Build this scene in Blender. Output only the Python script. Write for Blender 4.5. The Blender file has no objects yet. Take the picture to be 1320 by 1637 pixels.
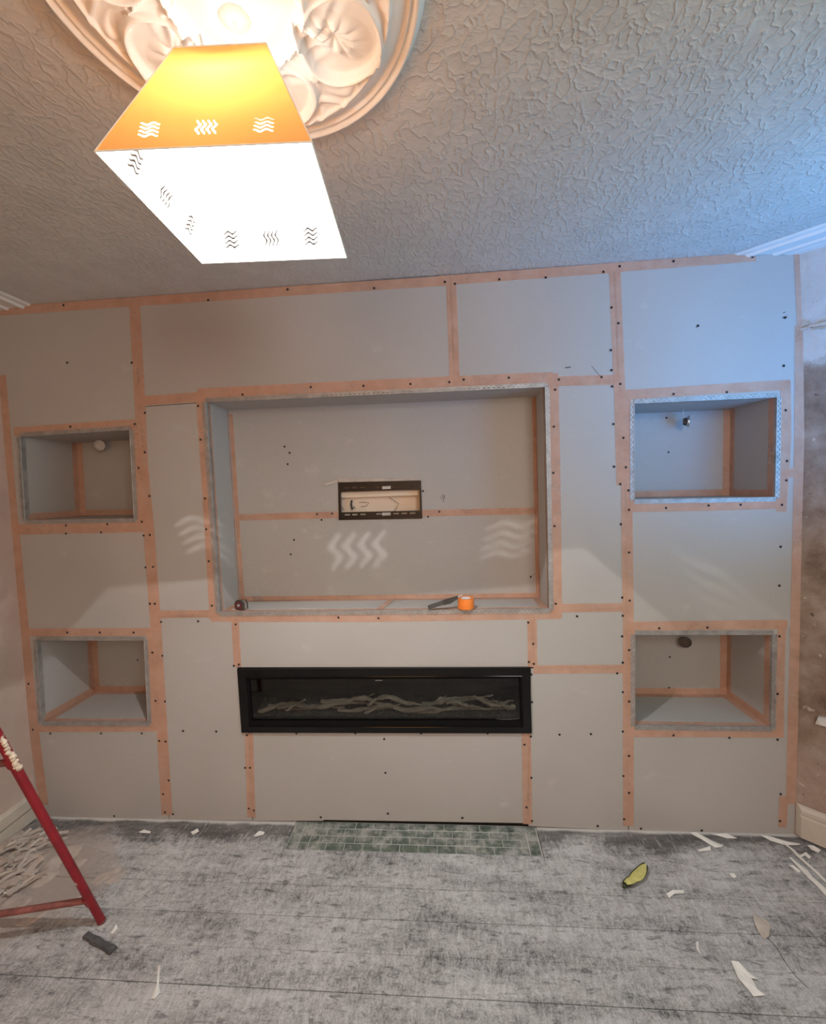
import bpy, math, random
from mathutils import Vector, Matrix
from mathutils.geometry import tessellate_polygon

random.seed(7)
S = bpy.context.scene
COL = S.collection

# ---------------------------------------------------------------- camera
FPX = 695.0
CAM = Vector((0.0, -2.02495652, 1.64776160))
RT = Vector((0.99671772, 0.07302867, -0.03493695))
UP = Vector((0.03065434, 0.05896303, 0.99778939))
FW = Vector((-0.07492722, 0.99558534, -0.05653085))
cam_data = bpy.data.cameras.new('camera')
cam = bpy.data.objects.new('camera', cam_data); COL.objects.link(cam)
cam_data.sensor_fit = 'HORIZONTAL'; cam_data.sensor_width = 36.0
cam_data.lens = FPX / 1320.0 * 36.0
cam_data.clip_start = 0.01
cam.matrix_world = Matrix(((RT.x, UP.x, -FW.x, CAM.x), (RT.y, UP.y, -FW.y, CAM.y),
                           (RT.z, UP.z, -FW.z, CAM.z), (0, 0, 0, 1)))
S.camera = cam

# ---------------------------------------------------------------- world, exposure, daylight
S.view_settings.view_transform = 'Standard'
S.view_settings.look = 'None'
S.view_settings.gamma = 1.0
S.view_settings.use_curve_mapping = False
S.view_settings.exposure = 0.22
LAMP_POWER, LAMP_COLOR = 33.0, (1.0, 1.0, 1.0)              # pendant bulb
WINDOW_POWER, WINDOW_COLOR = 11.0, (0.45, 0.84, 0.80)          # dusk daylight, whole bay window
SKYWARD_POWER, SKYWARD_COLOR = 7.6, (0.0, 0.34, 1.0)           # deep blue part of the dusk light, thrown up to the corner
WARM_FILL_POWER, WARM_FILL_COLOR = 15.0, (1.0, 0.45, 0.12)               # warm fill added behind the camera, stands for no known lamp
REAR_FILL_POWER, REAR_FILL_COLOR = 25.0, (0.96, 0.95, 0.87)               # near-neutral fill added in the unseen rear half of the room
SKY_STRENGTH = 0.3

w = bpy.data.worlds.new('world'); S.world = w; w.use_nodes = True
bg = w.node_tree.nodes['Background']
bg.inputs[0].default_value = (0.25, 0.5, 1.0, 1); bg.inputs[1].default_value = SKY_STRENGTH

def area_light(name, loc, target, sx, sy, power, color):
    d = bpy.data.lights.new(name, 'AREA'); d.shape = 'RECTANGLE'; d.size = sx; d.size_y = sy
    d.energy = power; d.color = color
    o = bpy.data.objects.new(name, d); COL.objects.link(o); o.location = loc
    o.rotation_euler = (Vector(target) - Vector(loc)).to_track_quat('-Z', 'Y').to_euler()
    return o
# dusk daylight at the bay window, plus two added fill lights behind the camera
area_light('daylight_bay_window', (2.02, -1.02, 1.80), (0, -1.02, 1.95), 1.25, 1.10, WINDOW_POWER, WINDOW_COLOR)
dl = area_light('dusk_light_upper_window', (1.80, -0.94, 1.75), (1.28, 0, 2.42), 0.8, 0.8, SKYWARD_POWER, SKYWARD_COLOR)
dl.data.spread = math.radians(110)
area_light('warm_fill_light', (-0.6, -3.55, 1.5), (-0.6, 0, 1.2), 0.9, 1.8, WARM_FILL_POWER, WARM_FILL_COLOR)
area_light('rear_fill_light', (1.0, -3.0, 2.1), (0.6, 0, 1.3), 1.0, 0.8, REAR_FILL_POWER, REAR_FILL_COLOR)

# ---------------------------------------------------------------- geometry helpers
def ray(u, v):
    return RT * ((u - 660.0) / FPX) + UP * ((818.5 - v) / FPX) + FW
def W(u, v, Y=0.0):                       # photo pixel -> point of the plane y = Y
    d = ray(u, v); return CAM + d * ((Y - CAM.y) / d.y)
def F(u, v, Z=0.0):                       # photo pixel -> point of the plane z = Z
    d = ray(u, v); return CAM + d * ((Z - CAM.z) / d.z)

class MB:
    def __init__(s): s.v = []; s.f = []
    def add(s, vs, fs):
        b = len(s.v); s.v += [tuple(p) for p in vs]; s.f += [tuple(b + i for i in f) for f in fs]; return s
    def box(s, a, b):
        x0, y0, z0 = a; x1, y1, z1 = b
        return s.add([(x0,y0,z0),(x1,y0,z0),(x1,y1,z0),(x0,y1,z0),(x0,y0,z1),(x1,y0,z1),(x1,y1,z1),(x0,y1,z1)],
                     [(0,3,2,1),(4,5,6,7),(0,1,5,4),(1,2,6,5),(2,3,7,6),(3,0,4,7)])
    def obox(s, c, ax, ay, az):           # centre + three half vectors
        c, ax, ay, az = map(Vector, (c, ax, ay, az))
        vs = [c + i*ax + j*ay + k*az for k in (-1,1) for j in (-1,1) for i in (-1,1)]
        return s.add(vs, [(0,2,3,1),(4,5,7,6),(0,1,5,4),(1,3,7,5),(3,2,6,7),(2,0,4,6)])
    def prism(s, poly, vec, holes=()):
        vec = Vector(vec); loops = [[Vector(p) for p in poly]] + [[Vector(p) for p in h] for h in holes]
        flat = [p for l in loops for p in l]; n = len(flat)
        if holes or len(poly) > 4:
            tris = [tuple(t) for t in tessellate_polygon(loops)]
        else:
            tris = [tuple(range(len(poly)))]
        vs = flat + [p + vec for p in flat]
        fs = list(tris) + [tuple(i + n for i in reversed(t)) for t in tris]
        b = 0
        for l in loops:
            m = len(l)
            for i in range(m):
                j = (i + 1) % m; fs.append((b+i, b+j, b+j+n, b+i+n))
            b += m
        return s.add(vs, fs)
    def tube(s, pts, rad, seg=8, cap=True):
        pts = [Vector(p) for p in pts]
        if not isinstance(rad, (list, tuple)): rad = [rad] * len(pts)
        b = len(s.v); ref = None
        for i, p in enumerate(pts):
            t = (pts[min(i+1, len(pts)-1)] - pts[max(i-1, 0)]).normalized()
            if ref is None:
                ref = Vector((0,0,1)) if abs(t.z) < .9 else Vector((1,0,0))
            a = (ref - t * ref.dot(t)).normalized(); c = t.cross(a); ref = a
            for k in range(seg):
                an = 2*math.pi*k/seg
                s.v.append(tuple(p + (a*math.cos(an) + c*math.sin(an)) * rad[i]))
        for i in range(len(pts)-1):
            for k in range(seg):
                k2 = (k+1) % seg
                s.f.append((b+i*seg+k, b+i*seg+k2, b+(i+1)*seg+k2, b+(i+1)*seg+k))
        if cap:
            s.f.append(tuple(b + k for k in reversed(range(seg))))
            s.f.append(tuple(b + (len(pts)-1)*seg + k for k in range(seg)))
        return s
    def lathe(s, prof, c, seg=24, ax=(0,0,1)):   # prof: (radius, height) along ax
        ax = Vector(ax).normalized(); ref = Vector((1,0,0)) if abs(ax.x) < .9 else Vector((0,1,0))
        a = (ref - ax*ref.dot(ax)).normalized(); d = ax.cross(a); c = Vector(c); b = len(s.v)
        for r, h in prof:
            for k in range(seg):
                an = 2*math.pi*k/seg
                s.v.append(tuple(c + ax*h + (a*math.cos(an) + d*math.sin(an))*max(r, 1e-5)))
        for i in range(len(prof)-1):
            for k in range(seg):
                k2 = (k+1) % seg
                s.f.append((b+i*seg+k, b+i*seg+k2, b+(i+1)*seg+k2, b+(i+1)*seg+k))
        return s
    def build(s, name, mat, parent=None, smooth=False, kind=None):
        me = bpy.data.meshes.new(name); me.from_pydata(s.v, [], s.f); me.update()
        if mat: me.materials.append(mat)
        if smooth: me.polygons.foreach_set('use_smooth', [True]*len(me.polygons))
        import bmesh
        bm = bmesh.new(); bm.from_mesh(me); bmesh.ops.recalc_face_normals(bm, faces=bm.faces); bm.to_mesh(me); bm.free()
        if smooth:
            try: me.set_sharp_from_angle(angle=math.radians(40))
            except Exception: pass
        o = bpy.data.objects.new(name, me); COL.objects.link(o)
        if parent: o.parent = parent
        if kind: o['kind'] = kind
        return o

def thing(name, label, cat, loc=(0,0,0), group=None):
    o = bpy.data.objects.new(name, None); COL.objects.link(o); o.empty_display_size = .05
    o.location = loc; o['label'] = label; o['category'] = cat
    if group: o['group'] = group
    return o
def attach(root, o):                      # keep world place under a moved empty
    o.parent = root; o.matrix_parent_inverse = Matrix.Translation(-Vector(root.location)); return o
def tag(o, label, cat, group=None):
    o['label'] = label; o['category'] = cat
    if group: o['group'] = group
    return o

# ---------------------------------------------------------------- materials
class NT:
    def __init__(s, name):
        s.m = bpy.data.materials.new(name); s.m.use_nodes = True; s.t = s.m.node_tree
        s.n = s.t.nodes; s.p = s.n['Principled BSDF']; s.out = s.n['Material Output']
        g = s.n.new('ShaderNodeNewGeometry'); s.pos = g.outputs['Position']
    def lk(s, a, b): s.t.links.new(a, b)
    def mapping(s, scale=(1,1,1), rot=(0,0,0), loc=(0,0,0), src=None):
        n = s.n.new('ShaderNodeMapping'); n.inputs['Scale'].default_value = scale
        n.inputs['Rotation'].default_value = rot; n.inputs['Location'].default_value = loc
        s.lk(src or s.pos, n.inputs[0]); return n.outputs[0]
    def noise(s, scale, detail=4, rough=.55, vec=None, dist=0.0):
        n = s.n.new('ShaderNodeTexNoise'); n.inputs['Scale'].default_value = scale
        n.inputs['Detail'].default_value = detail; n.inputs['Roughness'].default_value = rough
        n.inputs['Distortion'].default_value = dist; s.lk(vec or s.pos, n.inputs['Vector']); return n.outputs['Fac']
    def ramp(s, fac, stops, interp='LINEAR'):
        n = s.n.new('ShaderNodeValToRGB'); cr = n.color_ramp; cr.interpolation = interp
        while len(cr.elements) < len(stops): cr.elements.new(.5)
        for e, (p, c) in zip(cr.elements, stops):
            e.position = p; e.color = (c[0], c[1], c[2], 1) if isinstance(c, (tuple, list)) else (c, c, c, 1)
        s.lk(fac, n.inputs[0]); return n.outputs[0]
    def mix(s, fac, a, b, mode='MIX'):
        n = s.n.new('ShaderNodeMix'); n.data_type = 'RGBA'; n.blend_type = mode
        for sock, val in ((n.inputs[0], fac), (n.inputs[6], a), (n.inputs[7], b)):
            if hasattr(val, 'links'): s.lk(val, sock)
            elif isinstance(val, (tuple, list)): sock.default_value = (val[0], val[1], val[2], 1)
            else: sock.default_value = val
        return n.outputs[2]
    def math(s, op, a, b=None, c=None):
        n = s.n.new('ShaderNodeMath'); n.operation = op
        for i, val in enumerate((a, b, c)):
            if val is None: continue
            if hasattr(val, 'links'): s.lk(val, n.inputs[i])
            else: n.inputs[i].default_value = val
        return n.outputs[0]
    def sep(s):
        n = s.n.new('ShaderNodeSeparateXYZ'); s.lk(s.pos, n.inputs[0]); return n.outputs
    def bump(s, h, dist=.002, strength=1.0):
        n = s.n.new('ShaderNodeBump'); n.inputs['Distance'].default_value = dist; n.inputs['Strength'].default_value = strength
        s.lk(h, n.inputs['Height']); s.lk(n.outputs[0], s.p.inputs['Normal']); return n.outputs[0]
    def base(s, c, rough=.6, metal=0.0):
        i = s.p.inputs['Base Color']
        if hasattr(c, 'links'): s.lk(c, i)
        else: i.default_value = (c[0], c[1], c[2], 1)
        s.p.inputs['Roughness'].default_value = rough; s.p.inputs['Metallic'].default_value = metal
        return s
def simple(name, c, rough=.6, metal=0.0, var=.12, scale=30, spec=.5):
    t = NT(name); n = t.noise(scale)
    lo = tuple(x*(1-var) for x in c); hi = tuple(min(1, x*(1+var)) for x in c)
    t.base(t.ramp(n, [(.3, lo), (.7, hi)]), rough, metal); t.p.inputs['Specular IOR Level'].default_value = spec
    return t.m

def m_board():
    t = NT('plasterboard_paper')
    n1 = t.noise(1.3, 2); base = t.ramp(n1, [(.35, (.445,.425,.405)), (.65, (.475,.46,.445))])
    # chalky smears
    sm = t.noise(5.5, 5, .65, t.mapping((1, 1, 1.6), (0, .5, 0)))
    dust = t.ramp(sm, [(.62, 0.0), (.72, .35)])
    c = t.mix(dust, base, (.62,.60,.58))
    fine = t.noise(220, 2); c = t.mix(.06, c, t.ramp(fine, [(.3, .2), (.7, .8)]))
    t.base(c, .78); t.p.inputs['Specular IOR Level'].default_value = .25
    t.bump(t.noise(160, 3), .0006, .25); return t.m
def m_tape():
    t = NT('orange_joint_tape')
    n = t.noise(14, 4, .6); c = t.ramp(n, [(.3, (.76,.42,.28)), (.7, (.86,.56,.42))])
    x = t.n.new('ShaderNodeTexWave'); x.inputs['Scale'].default_value = 160; x.bands_direction = 'X'; t.lk(t.pos, x.inputs['Vector'])
    z = t.n.new('ShaderNodeTexWave'); z.inputs['Scale'].default_value = 160; z.bands_direction = 'Z'; t.lk(t.pos, z.inputs['Vector'])
    g = t.math('MULTIPLY', x.outputs['Fac'], z.outputs['Fac'])
    c = t.mix(t.math('MULTIPLY', g, .25), c, (.47,.44,.42)); t.base(c, .8)
    t.p.inputs['Specular IOR Level'].default_value = .2
    t.lk(t.ramp(t.noise(5, 5, .7, t.mapping((1,1,1), (0,0,0), (3,1,8))), [(.32, .34), (.68, .52)]), t.p.inputs['Alpha'])
    return t.m
def m_ceiling():
    t = NT('textured_white_ceiling_paint')
    wob = t.noise(9, 2); 
    v = t.n.new('ShaderNodeVectorMath'); v.operation = 'ADD'
    nn = t.n.new('ShaderNodeTexNoise'); nn.inputs['Scale'].default_value = 22; nn.inputs['Detail'].default_value = 2; t.lk(t.pos, nn.inputs['Vector'])
    sc = t.n.new('ShaderNodeVectorMath'); sc.operation = 'SCALE'; sc.inputs['Scale'].default_value = .02
    t.lk(nn.outputs['Color'], sc.inputs[0]); t.lk(t.pos, v.inputs[0]); t.lk(sc.outputs[0], v.inputs[1])
    a = t.noise(34, 1.5, .5, t.mapping((1, .62, 1), (0, 0, .5), src=v.outputs[0]))
    ridge = t.math('ABSOLUTE', t.math('SUBTRACT', a, .5))
    h = t.ramp(ridge, [(0.0, 1.0), (.035, .35), (.10, 0.0)])
    b = t.noise(50, 1.5, .5, t.mapping((.7, 1, 1), (0, 0, -.6), (3, 5, 1), v.outputs[0]))
    h2 = t.ramp(t.math('ABSOLUTE', t.math('SUBTRACT', b, .5)), [(0.0, .6), (.05, .2), (.12, 0.0)])
    t.bump(t.math('ADD', h, t.math('MULTIPLY', h2, .6)), .0017, 1.0)
    t.base(t.ramp(wob, [(.3, (.60,.585,.56)), (.7, (.66,.645,.62))]), .8)
    t.p.inputs['Specular IOR Level'].default_value = .3; return t.m
def m_floor():
    t = NT('dusty_painted_floorboards')
    sx = t.sep()
    st = t.noise(5, 7, .72, t.mapping((.45, 2.2, 1), (0, 0, .12)))            # along the boards
    di = t.noise(30, 8, .80, t.mapping((1.7, .75, 1), (0, 0, -.65)), .8)      # swept, scuffed dust
    big = t.noise(2.6, 5, .65)
    base = t.ramp(st, [(.30, (.06,.056,.054)), (.50, (.18,.172,.168)), (.70, (.33,.32,.315))])
    fine = t.noise(150, 5, .85)
    d = t.math('ADD', t.math('MULTIPLY', di, .62), t.math('ADD', t.math('MULTIPLY', big, .30), .045))
    d = t.math('ADD', d, t.math('MULTIPLY', t.math('SUBTRACT', st, .5), .35))
    d = t.math('ADD', d, t.math('MULTIPLY', t.math('SUBTRACT', fine, .5), .55))
    # the floor is darker in a strip just in front of the wall
    near = t.ramp(t.math('ADD', t.math('MULTIPLY', sx[1], -1.0), t.math('MULTIPLY', t.math('SUBTRACT', big, .5), .25)), [(.04, -0.0), (.15, .27)])
    d = t.math('ADD', t.math('SUBTRACT', d, .21), near)
    fac = t.ramp(d, [(.41, .02), (.53, .50), (.67, .97)])
    c = t.mix(fac, base, (.72,.725,.73))
    sk_ = t.noise(34, 5, .7, t.mapping((3.4, .55, 1), (0, 0, -.72), (2, 6, 0)), .6)
    c = t.mix(t.ramp(sk_, [(.56, 0.0), (.66, .60)]), c, (.66,.655,.65))
    dk_ = t.noise(22, 6, .75, t.mapping((.7, 2.0, 1), (0, 0, .25), (8, 2, 0)), .5)
    c = t.mix(t.ramp(dk_, [(.53, 0.0), (.68, .80)]), c, (.07,.068,.068))
    specks = t.ramp(t.noise(60, 3, .7, t.mapping((1, 1, 1), (0, 0, 0), (7, 3, 0))), [(.68, 0.0), (.74, .8)])
    c = t.mix(specks, c, (.62,.60,.57))
    # plaster powder lying against the wall foot (broken line) and heap on the left
    edge = t.math('ADD', t.math('MULTIPLY', sx[1], -1.0), t.math('MULTIPLY', t.noise(7, 4), .05))
    pw = t.ramp(edge, [(.032, .97), (.046, 0.0)])
    c = t.mix(pw, c, (.74,.72,.69))
    hx = t.math('SUBTRACT', sx[0], -1.98); hy = t.math('SUBTRACT', sx[1], -.36)
    hd = t.math('SQRT', t.math('ADD', t.math('POWER', t.math('MULTIPLY', hx, .62), 2), t.math('POWER', hy, 2)))
    hd = t.math('ADD', hd, t.math('MULTIPLY', t.math('SUBTRACT', t.noise(9, 5, .65), .5), .28))
    heap = t.ramp(hd, [(.22, .92), (.33, 0.0)])
    c = t.mix(heap, c, (.50,.43,.385))
    t.base(c, .85); t.p.inputs['Specular IOR Level'].default_value = .25
    t.bump(t.math('ADD', di, fine), .004, .8); return t.m
def m_tile():
    t = NT('dusty_green_glazed_tile')
    n = t.noise(18, 5, .7); c = t.ramp(n, [(.3, (.028,.050,.036)), (.55, (.085,.125,.095)), (.8, (.22,.26,.22))])
    d = t.noise(11, 6, .75, t.mapping((1, 1, 1), (0, 0, 0), (4, 2, 0)))
    c = t.mix(t.ramp(d, [(.44, 0.06), (.60, .80)]), c, (.47,.465,.44))
    t.base(c, .45); t.bump(d, .001, .6); return t.m
def m_right_wall():
    t = NT('stripped_brown_wall_plaster'); sx = t.sep()
    a = t.noise(7, 6, .65); b = t.noise(22, 5, .7)
    brown = t.ramp(a, [(.32, (.17,.115,.085)), (.5, (.30,.225,.175)), (.68, (.42,.345,.29))])
    pink = t.ramp(b, [(.3, (.33,.235,.19)), (.7, (.44,.335,.28))])
    zl = t.math('ADD', sx[2], t.math('MULTIPLY', t.math('SUBTRACT', a, .5), .5))
    c = t.mix(t.ramp(zl, [(.30, 1.0), (.46, 0.0)]), brown, pink)   # ramp works on 0..1 m
    zz = t.math('SUBTRACT', t.math('ADD', sx[2], t.math('MULTIPLY', t.math('SUBTRACT', b, .5), .12)), 1.5)
    c = t.mix(t.ramp(zz, [(.60, 0.0), (.64, 1.0)]), c, t.ramp(a, [(.3, (.52,.52,.50)), (.7, (.66,.66,.65))]))
    spots = t.ramp(t.noise(17, 3, .6, t.mapping((1,1,1), (0,0,0), (9,9,9))), [(.66, 0.0), (.70, .8)])
    c = t.mix(spots, c, (.58,.53,.46))
    holes = t.ramp(t.noise(26, 2, .5, t.mapping((1,1,1), (0,0,0), (2,5,9))), [(.72, 0.0), (.75, .85)])
    c = t.mix(holes, c, (.09,.06,.05))
    t.base(c, .9); t.bump(b, .006, .8); return t.m
def m_left_wall():
    t = NT('bare_pink_wall_plaster')
    a = t.noise(4, 6, .65); t.base(t.ramp(a, [(.3, (.50,.38,.33)), (.7, (.60,.485,.42))]), .9)
    t.bump(t.noise(30, 5), .003, .6); return t.m
def m_ladder():
    t = NT('red_ladder_paint_with_plaster_splashes')
    n = t.noise(16, 4, .6); s = t.ramp(n, [(.64, 0.0), (.68, 1.0)])
    red = t.ramp(t.noise(9, 4, .6), [(.3, (.17,.006,.012)), (.7, (.33,.014,.026))])
    c = t.mix(s, red, (.62,.52,.42)); t.base(c, .42); t.bump(s, .002, .6); return t.m
def m_shade():
    t = NT('cream_card_lampshade'); n = t.n
    t.n.remove(t.p)
    d = n.new('ShaderNodeBsdfDiffuse'); tr = n.new('ShaderNodeBsdfTranslucent'); mx = n.new('ShaderNodeMixShader')
    c = t.ramp(t.noise(6, 3, .5, t.mapping((1, 1, 3))), [(.3, (.205,.074,.014)), (.7, (.225,.082,.016))])
    gq = n.new('ShaderNodeNewGeometry'); t.lk(t.mix(gq.outputs['Backfacing'], (.58,.36,.16), (.86,.84,.77)), d.inputs[0]); t.lk(c, tr.inputs[0]); mx.inputs[0].default_value = .30
    t.lk(d.outputs[0], mx.inputs[1]); t.lk(tr.outputs[0], mx.inputs[2]); t.lk(mx.outputs[0], t.out.inputs[0]); return t.m
def m_glass(name, tint, gloss=.08, rough=.02):
    t = NT(name); n = t.n; t.n.remove(t.p)
    tr = n.new('ShaderNodeBsdfTransparent'); g = n.new('ShaderNodeBsdfGlossy'); mx = n.new('ShaderNodeMixShader')
    lw = n.new('ShaderNodeLayerWeight'); lw.inputs[0].default_value = .25
    tr.inputs[0].default_value = (*tint, 1); g.inputs['Roughness'].default_value = rough
    f = t.math('ADD', t.math('MULTIPLY', lw.outputs['Fresnel'], .5), gloss)
    t.lk(f, mx.inputs[0]); t.lk(tr.outputs[0], mx.inputs[1]); t.lk(g.outputs[0], mx.inputs[2]); t.lk(mx.outputs[0], t.out.inputs[0]); return t.m
def m_log():
    t = NT('grey_driftwood'); n = t.noise(30, 5, .7, t.mapping((.3, 1, 1)))
    t.base(t.ramp(n, [(.3, (.20,.18,.15)), (.7, (.62,.59,.52))]), .8); t.bump(n, .004, .8); return t.m
def m_wood(name, a, b, scale=18):
    t = NT(name); n = t.noise(scale, 5, .6, t.mapping((.15, 1, 1)))
    t.base(t.ramp(n, [(.3, a), (.7, b)]), .7); return t.m

M = dict(board=m_board(), tape=m_tape(), ceiling=m_ceiling(), floor=m_floor(), tile=m_tile(), right=m_right_wall(),
    left=m_left_wall(), ladder=m_ladder(), shade=m_shade(), log=m_log(),
    plaster=simple('white_moulded_plaster', (.80,.785,.76), .75, var=.04, scale=12),
    metal=simple('galvanised_steel_bead', (.42,.41,.40), .5, .4, var=.22, scale=30),
    screw=simple('black_phosphate_screw', (.012,.012,.013), .5, .3),
    black=simple('gloss_black_enamel', (.004,.004,.004), .12, 0, spec=.35),
    matteblack=simple('matt_black_enamel', (.004,.004,.004), .7, spec=.1), matte=simple('matt_black_inside', (.022,.022,.02), .6),
    cavity=simple('dark_cavity_masonry', (.10,.075,.06), .9),
    skirt=simple('cream_skirting_paint', (.60,.54,.46), .55, var=.10, scale=9),
    white=simple('white_plastic', (.8,.8,.8), .4, var=.03), cord=simple('pale_grey_flex', (.62,.60,.56), .5, var=.05),
    boss=simple('old_ivory_plastic', (.50,.46,.38), .5, var=.05),
    batten=m_wood('pale_pine', (.84,.67,.50), (.93,.78,.62)), ply=m_wood('plywood_sheet', (.84,.67,.52), (.93,.78,.63), 8),
    bracket=simple('black_powder_coated_steel', (.012,.012,.013), .38, .4),
    zinc=simple('zinc_plate', (.50,.50,.49), .5, .2), orange=simple('orange_plastic_tape_roll', (.92,.25,.04), .45, var=.04),
    tool=simple('dark_steel_tool', (.07,.065,.06), .45, .3), toolgrey=simple('grey_handle', (.10,.10,.10), .45, .3),
    maroon=simple('dark_red_plastic', (.16,.03,.035), .4), chrome=simple('chrome', (.75,.75,.75), .15, 1.0, var=.02),
    scrap=simple('torn_wallpaper', (.56,.50,.44), .85, var=.15, scale=20), scrapw=simple('off_white_paint_flake', (.86,.85,.81), .8, var=.06),
    dustyred=simple('dusty_red_brown_paint', (.24,.085,.075), .75, var=.35, scale=22), splash=simple('dried_plaster_splash', (.66,.56,.44), .95, var=.18, scale=50), dust=simple('plaster_powder', (.50,.43,.385), .95, var=.15, scale=25),
    ash=simple('dark_ember_bed', (.10,.095,.085), .9, var=.5, scale=60), grey=simple('worn_grey_foam', (.09,.09,.095), .9, var=.4, scale=40), peel=simple('yellow_green_peel', (.62,.58,.20), .6, var=.15, scale=35),
    peelrim=simple('dark_green_peel_skin', (.05,.06,.025), .6), grout=simple('dusty_grout', (.50,.49,.46), .9),
    frost=simple('frosted_disc', (.62,.60,.60), .4, var=.03), winframe=simple('white_window_paint', (.7,.7,.7), .5, var=.03),
    fireglass=m_glass('smoked_fire_glass', (.72,.72,.70), .02), pane=m_glass('clear_window_glass', (.97,.98,1), .03),
    bulb=m_glass('clear_bulb_glass', (1, 1, 1), .0), wire=simple('thin_dark_wire', (.03,.025,.02), .6),
    ink=simple('pencil_scuff', (.10,.10,.10), .8), logo=simple('grey_printed_mark', (.25,.25,.25), .5))

H = 2.6; XL = -2.177; XR = 1.557
SP = Vector((0.73, -0.684, 0)).normalized()        # direction of the splayed bay wall
SN = Vector((SP.y, -SP.x, 0)) ; SN = SN if SN.y < 0 else -SN   # its inward normal
CX, CY = XR, 0.0
BAY = Vector((XR, 0, 0)) + SP * .38                # where the bay wall meets the window wall

# ================================================================ SETTING
def struct(o): o['kind'] = 'structure'; return o
# floor slab + boards
floor = struct(MB().box((XL-.2, -3.9, -.10), (2.6, .30, -.026)).build('floor', M['cavity']))
rows = [0.012, -.073, -.205, -.335, -.4665, -.590, -.712, -.840]
while rows[-1] > -3.6: rows.append(rows[-1] - .128)
HX0, HX1, HY = -.792, .386, -.158
STRONG = (-.4665, -.712, -.335)
def board(x0, x1, y0, y1, dz=0.0):
    b = MB(); c = .0009
    y0 += .0019 if min(abs(y0-q) for q in STRONG) < .002 else .00025; y1 -= .0014 if min(abs(y1-q) for q in STRONG[:2]) < .002 else .00025; x0 += .0008; x1 -= .0008
    vs = [(x0,y0,-.024),(x1,y0,-.024),(x1,y1,-.024),(x0,y1,-.024),(x0,y0,-c+dz),(x1,y0,-c+dz),(x1,y1,-c+dz),(x0,y1,-c+dz),
          (x0+c,y0+c,dz),(x1-c,y0+c,dz),(x1-c,y1-c,dz),(x0+c,y1-c,dz)]
    b.add(vs, [(0,3,2,1),(0,1,5,4),(1,2,6,5),(2,3,7,6),(3,0,4,7),(4,5,9,8),(5,6,10,9),(6,7,11,10),(7,4,8,11),(8,9,10,11)])
    b.build('floorboard', M['floor'], floor)
for r in range(len(rows)-1):
    y1, y0 = rows[r], rows[r+1]
    xe = 1.50 if y0 > -.45 else 2.22
    if y1 > HY - .001:
        yy0 = y0
        if y0 < HY and y1 > HY:
            board(XL, HX0, y0, y1); board(HX0, HX1, y0, HY); board(HX1, xe + .5, y0, y1)
        else:
            board(XL, HX0, y0, y1); board(HX1, xe + .5, y0, y1)
    else:
        cuts = [XL, random.uniform(-1.2, .8), 2.30] if y1 < -.95 else [XL, 2.30]
        for a, b_ in zip(cuts, cuts[1:]): board(a, b_, y0, y1, random.uniform(-.0012, .0012))
# hearth of green tiles
hearth = thing('tiled_hearth', 'dusty green brick-pattern tiled hearth set in the floor under the black fire', 'hearth', (0, 0, -.012))
hb = MB().box((HX0+.002, HY+.002, -.024), (HX1-.002, .012, -.0016)).build('grout_bed', M['grout']); attach(hearth, hb)
def tile(x0, x1, y0, y1):
    g = .0016; dz = random.uniform(-.0006, .0006)
    vs = [(x0+g,y0+g,-.02),(x1-g,y0+g,-.02),(x1-g,y1-g,-.02),(x0+g,y1-g,-.02),(x0+g,y0+g,-.0012),(x1-g,y0+g,-.0012),(x1-g,y1-g,-.0012),(x0+g,y1-g,-.0012),
          (x0+2*g,y0+2*g,dz),(x1-2*g,y0+2*g,dz),(x1-2*g,y1-2*g,dz),(x0+2*g,y1-2*g,dz)]
    o = MB().add(vs, [(0,3,2,1),(0,1,5,4),(1,2,6,5),(2,3,7,6),(3,0,4,7),(4,5,9,8),(5,6,10,9),(6,7,11,10),(7,4,8,11),(8,9,10,11)]).build('hearth_tile', M['tile'])
    attach(hearth, o)
th = (0.010 - HY) / 4
for c in range(2):
    x0 = HX0 + .004 + c*.05; off = (0.0, .045)[c]
    ys = [HY, HY+.085-off if c else HY+.085, .010]
    for a, b_ in zip(ys, ys[1:]): tile(x0, x0+.05, a, b_)
for r in range(4):
    y0 = HY + r*th; x = HX0 + .104; first = (.086, .043, .070, .030)[r]; xe = HX1 - .056
    x1 = x + first
    while x < xe - .01:
        tile(x, min(x1, xe), y0, y0+th); x = x1; x1 += .086
for a, b_ in ((HY, HY+.085), (HY+.085, .010)): tile(HX1-.056, HX1-.006, a, b_)

# ceiling
struct(MB().box((XL-.2, -3.9, H), (2.6, .02, H+.08)).build('ceiling', M['ceiling']))
# left wall, rear wall (behind camera), right walls with the bay window
struct(MB().box((XL-.12, -3.9, -.02), (XL, .10, H)).build('wall_left', M['left']))
struct(MB().box((XL-.1, -3.9, -.02), (2.6, -3.75, H)).build('wall_front', M['left']))

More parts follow.
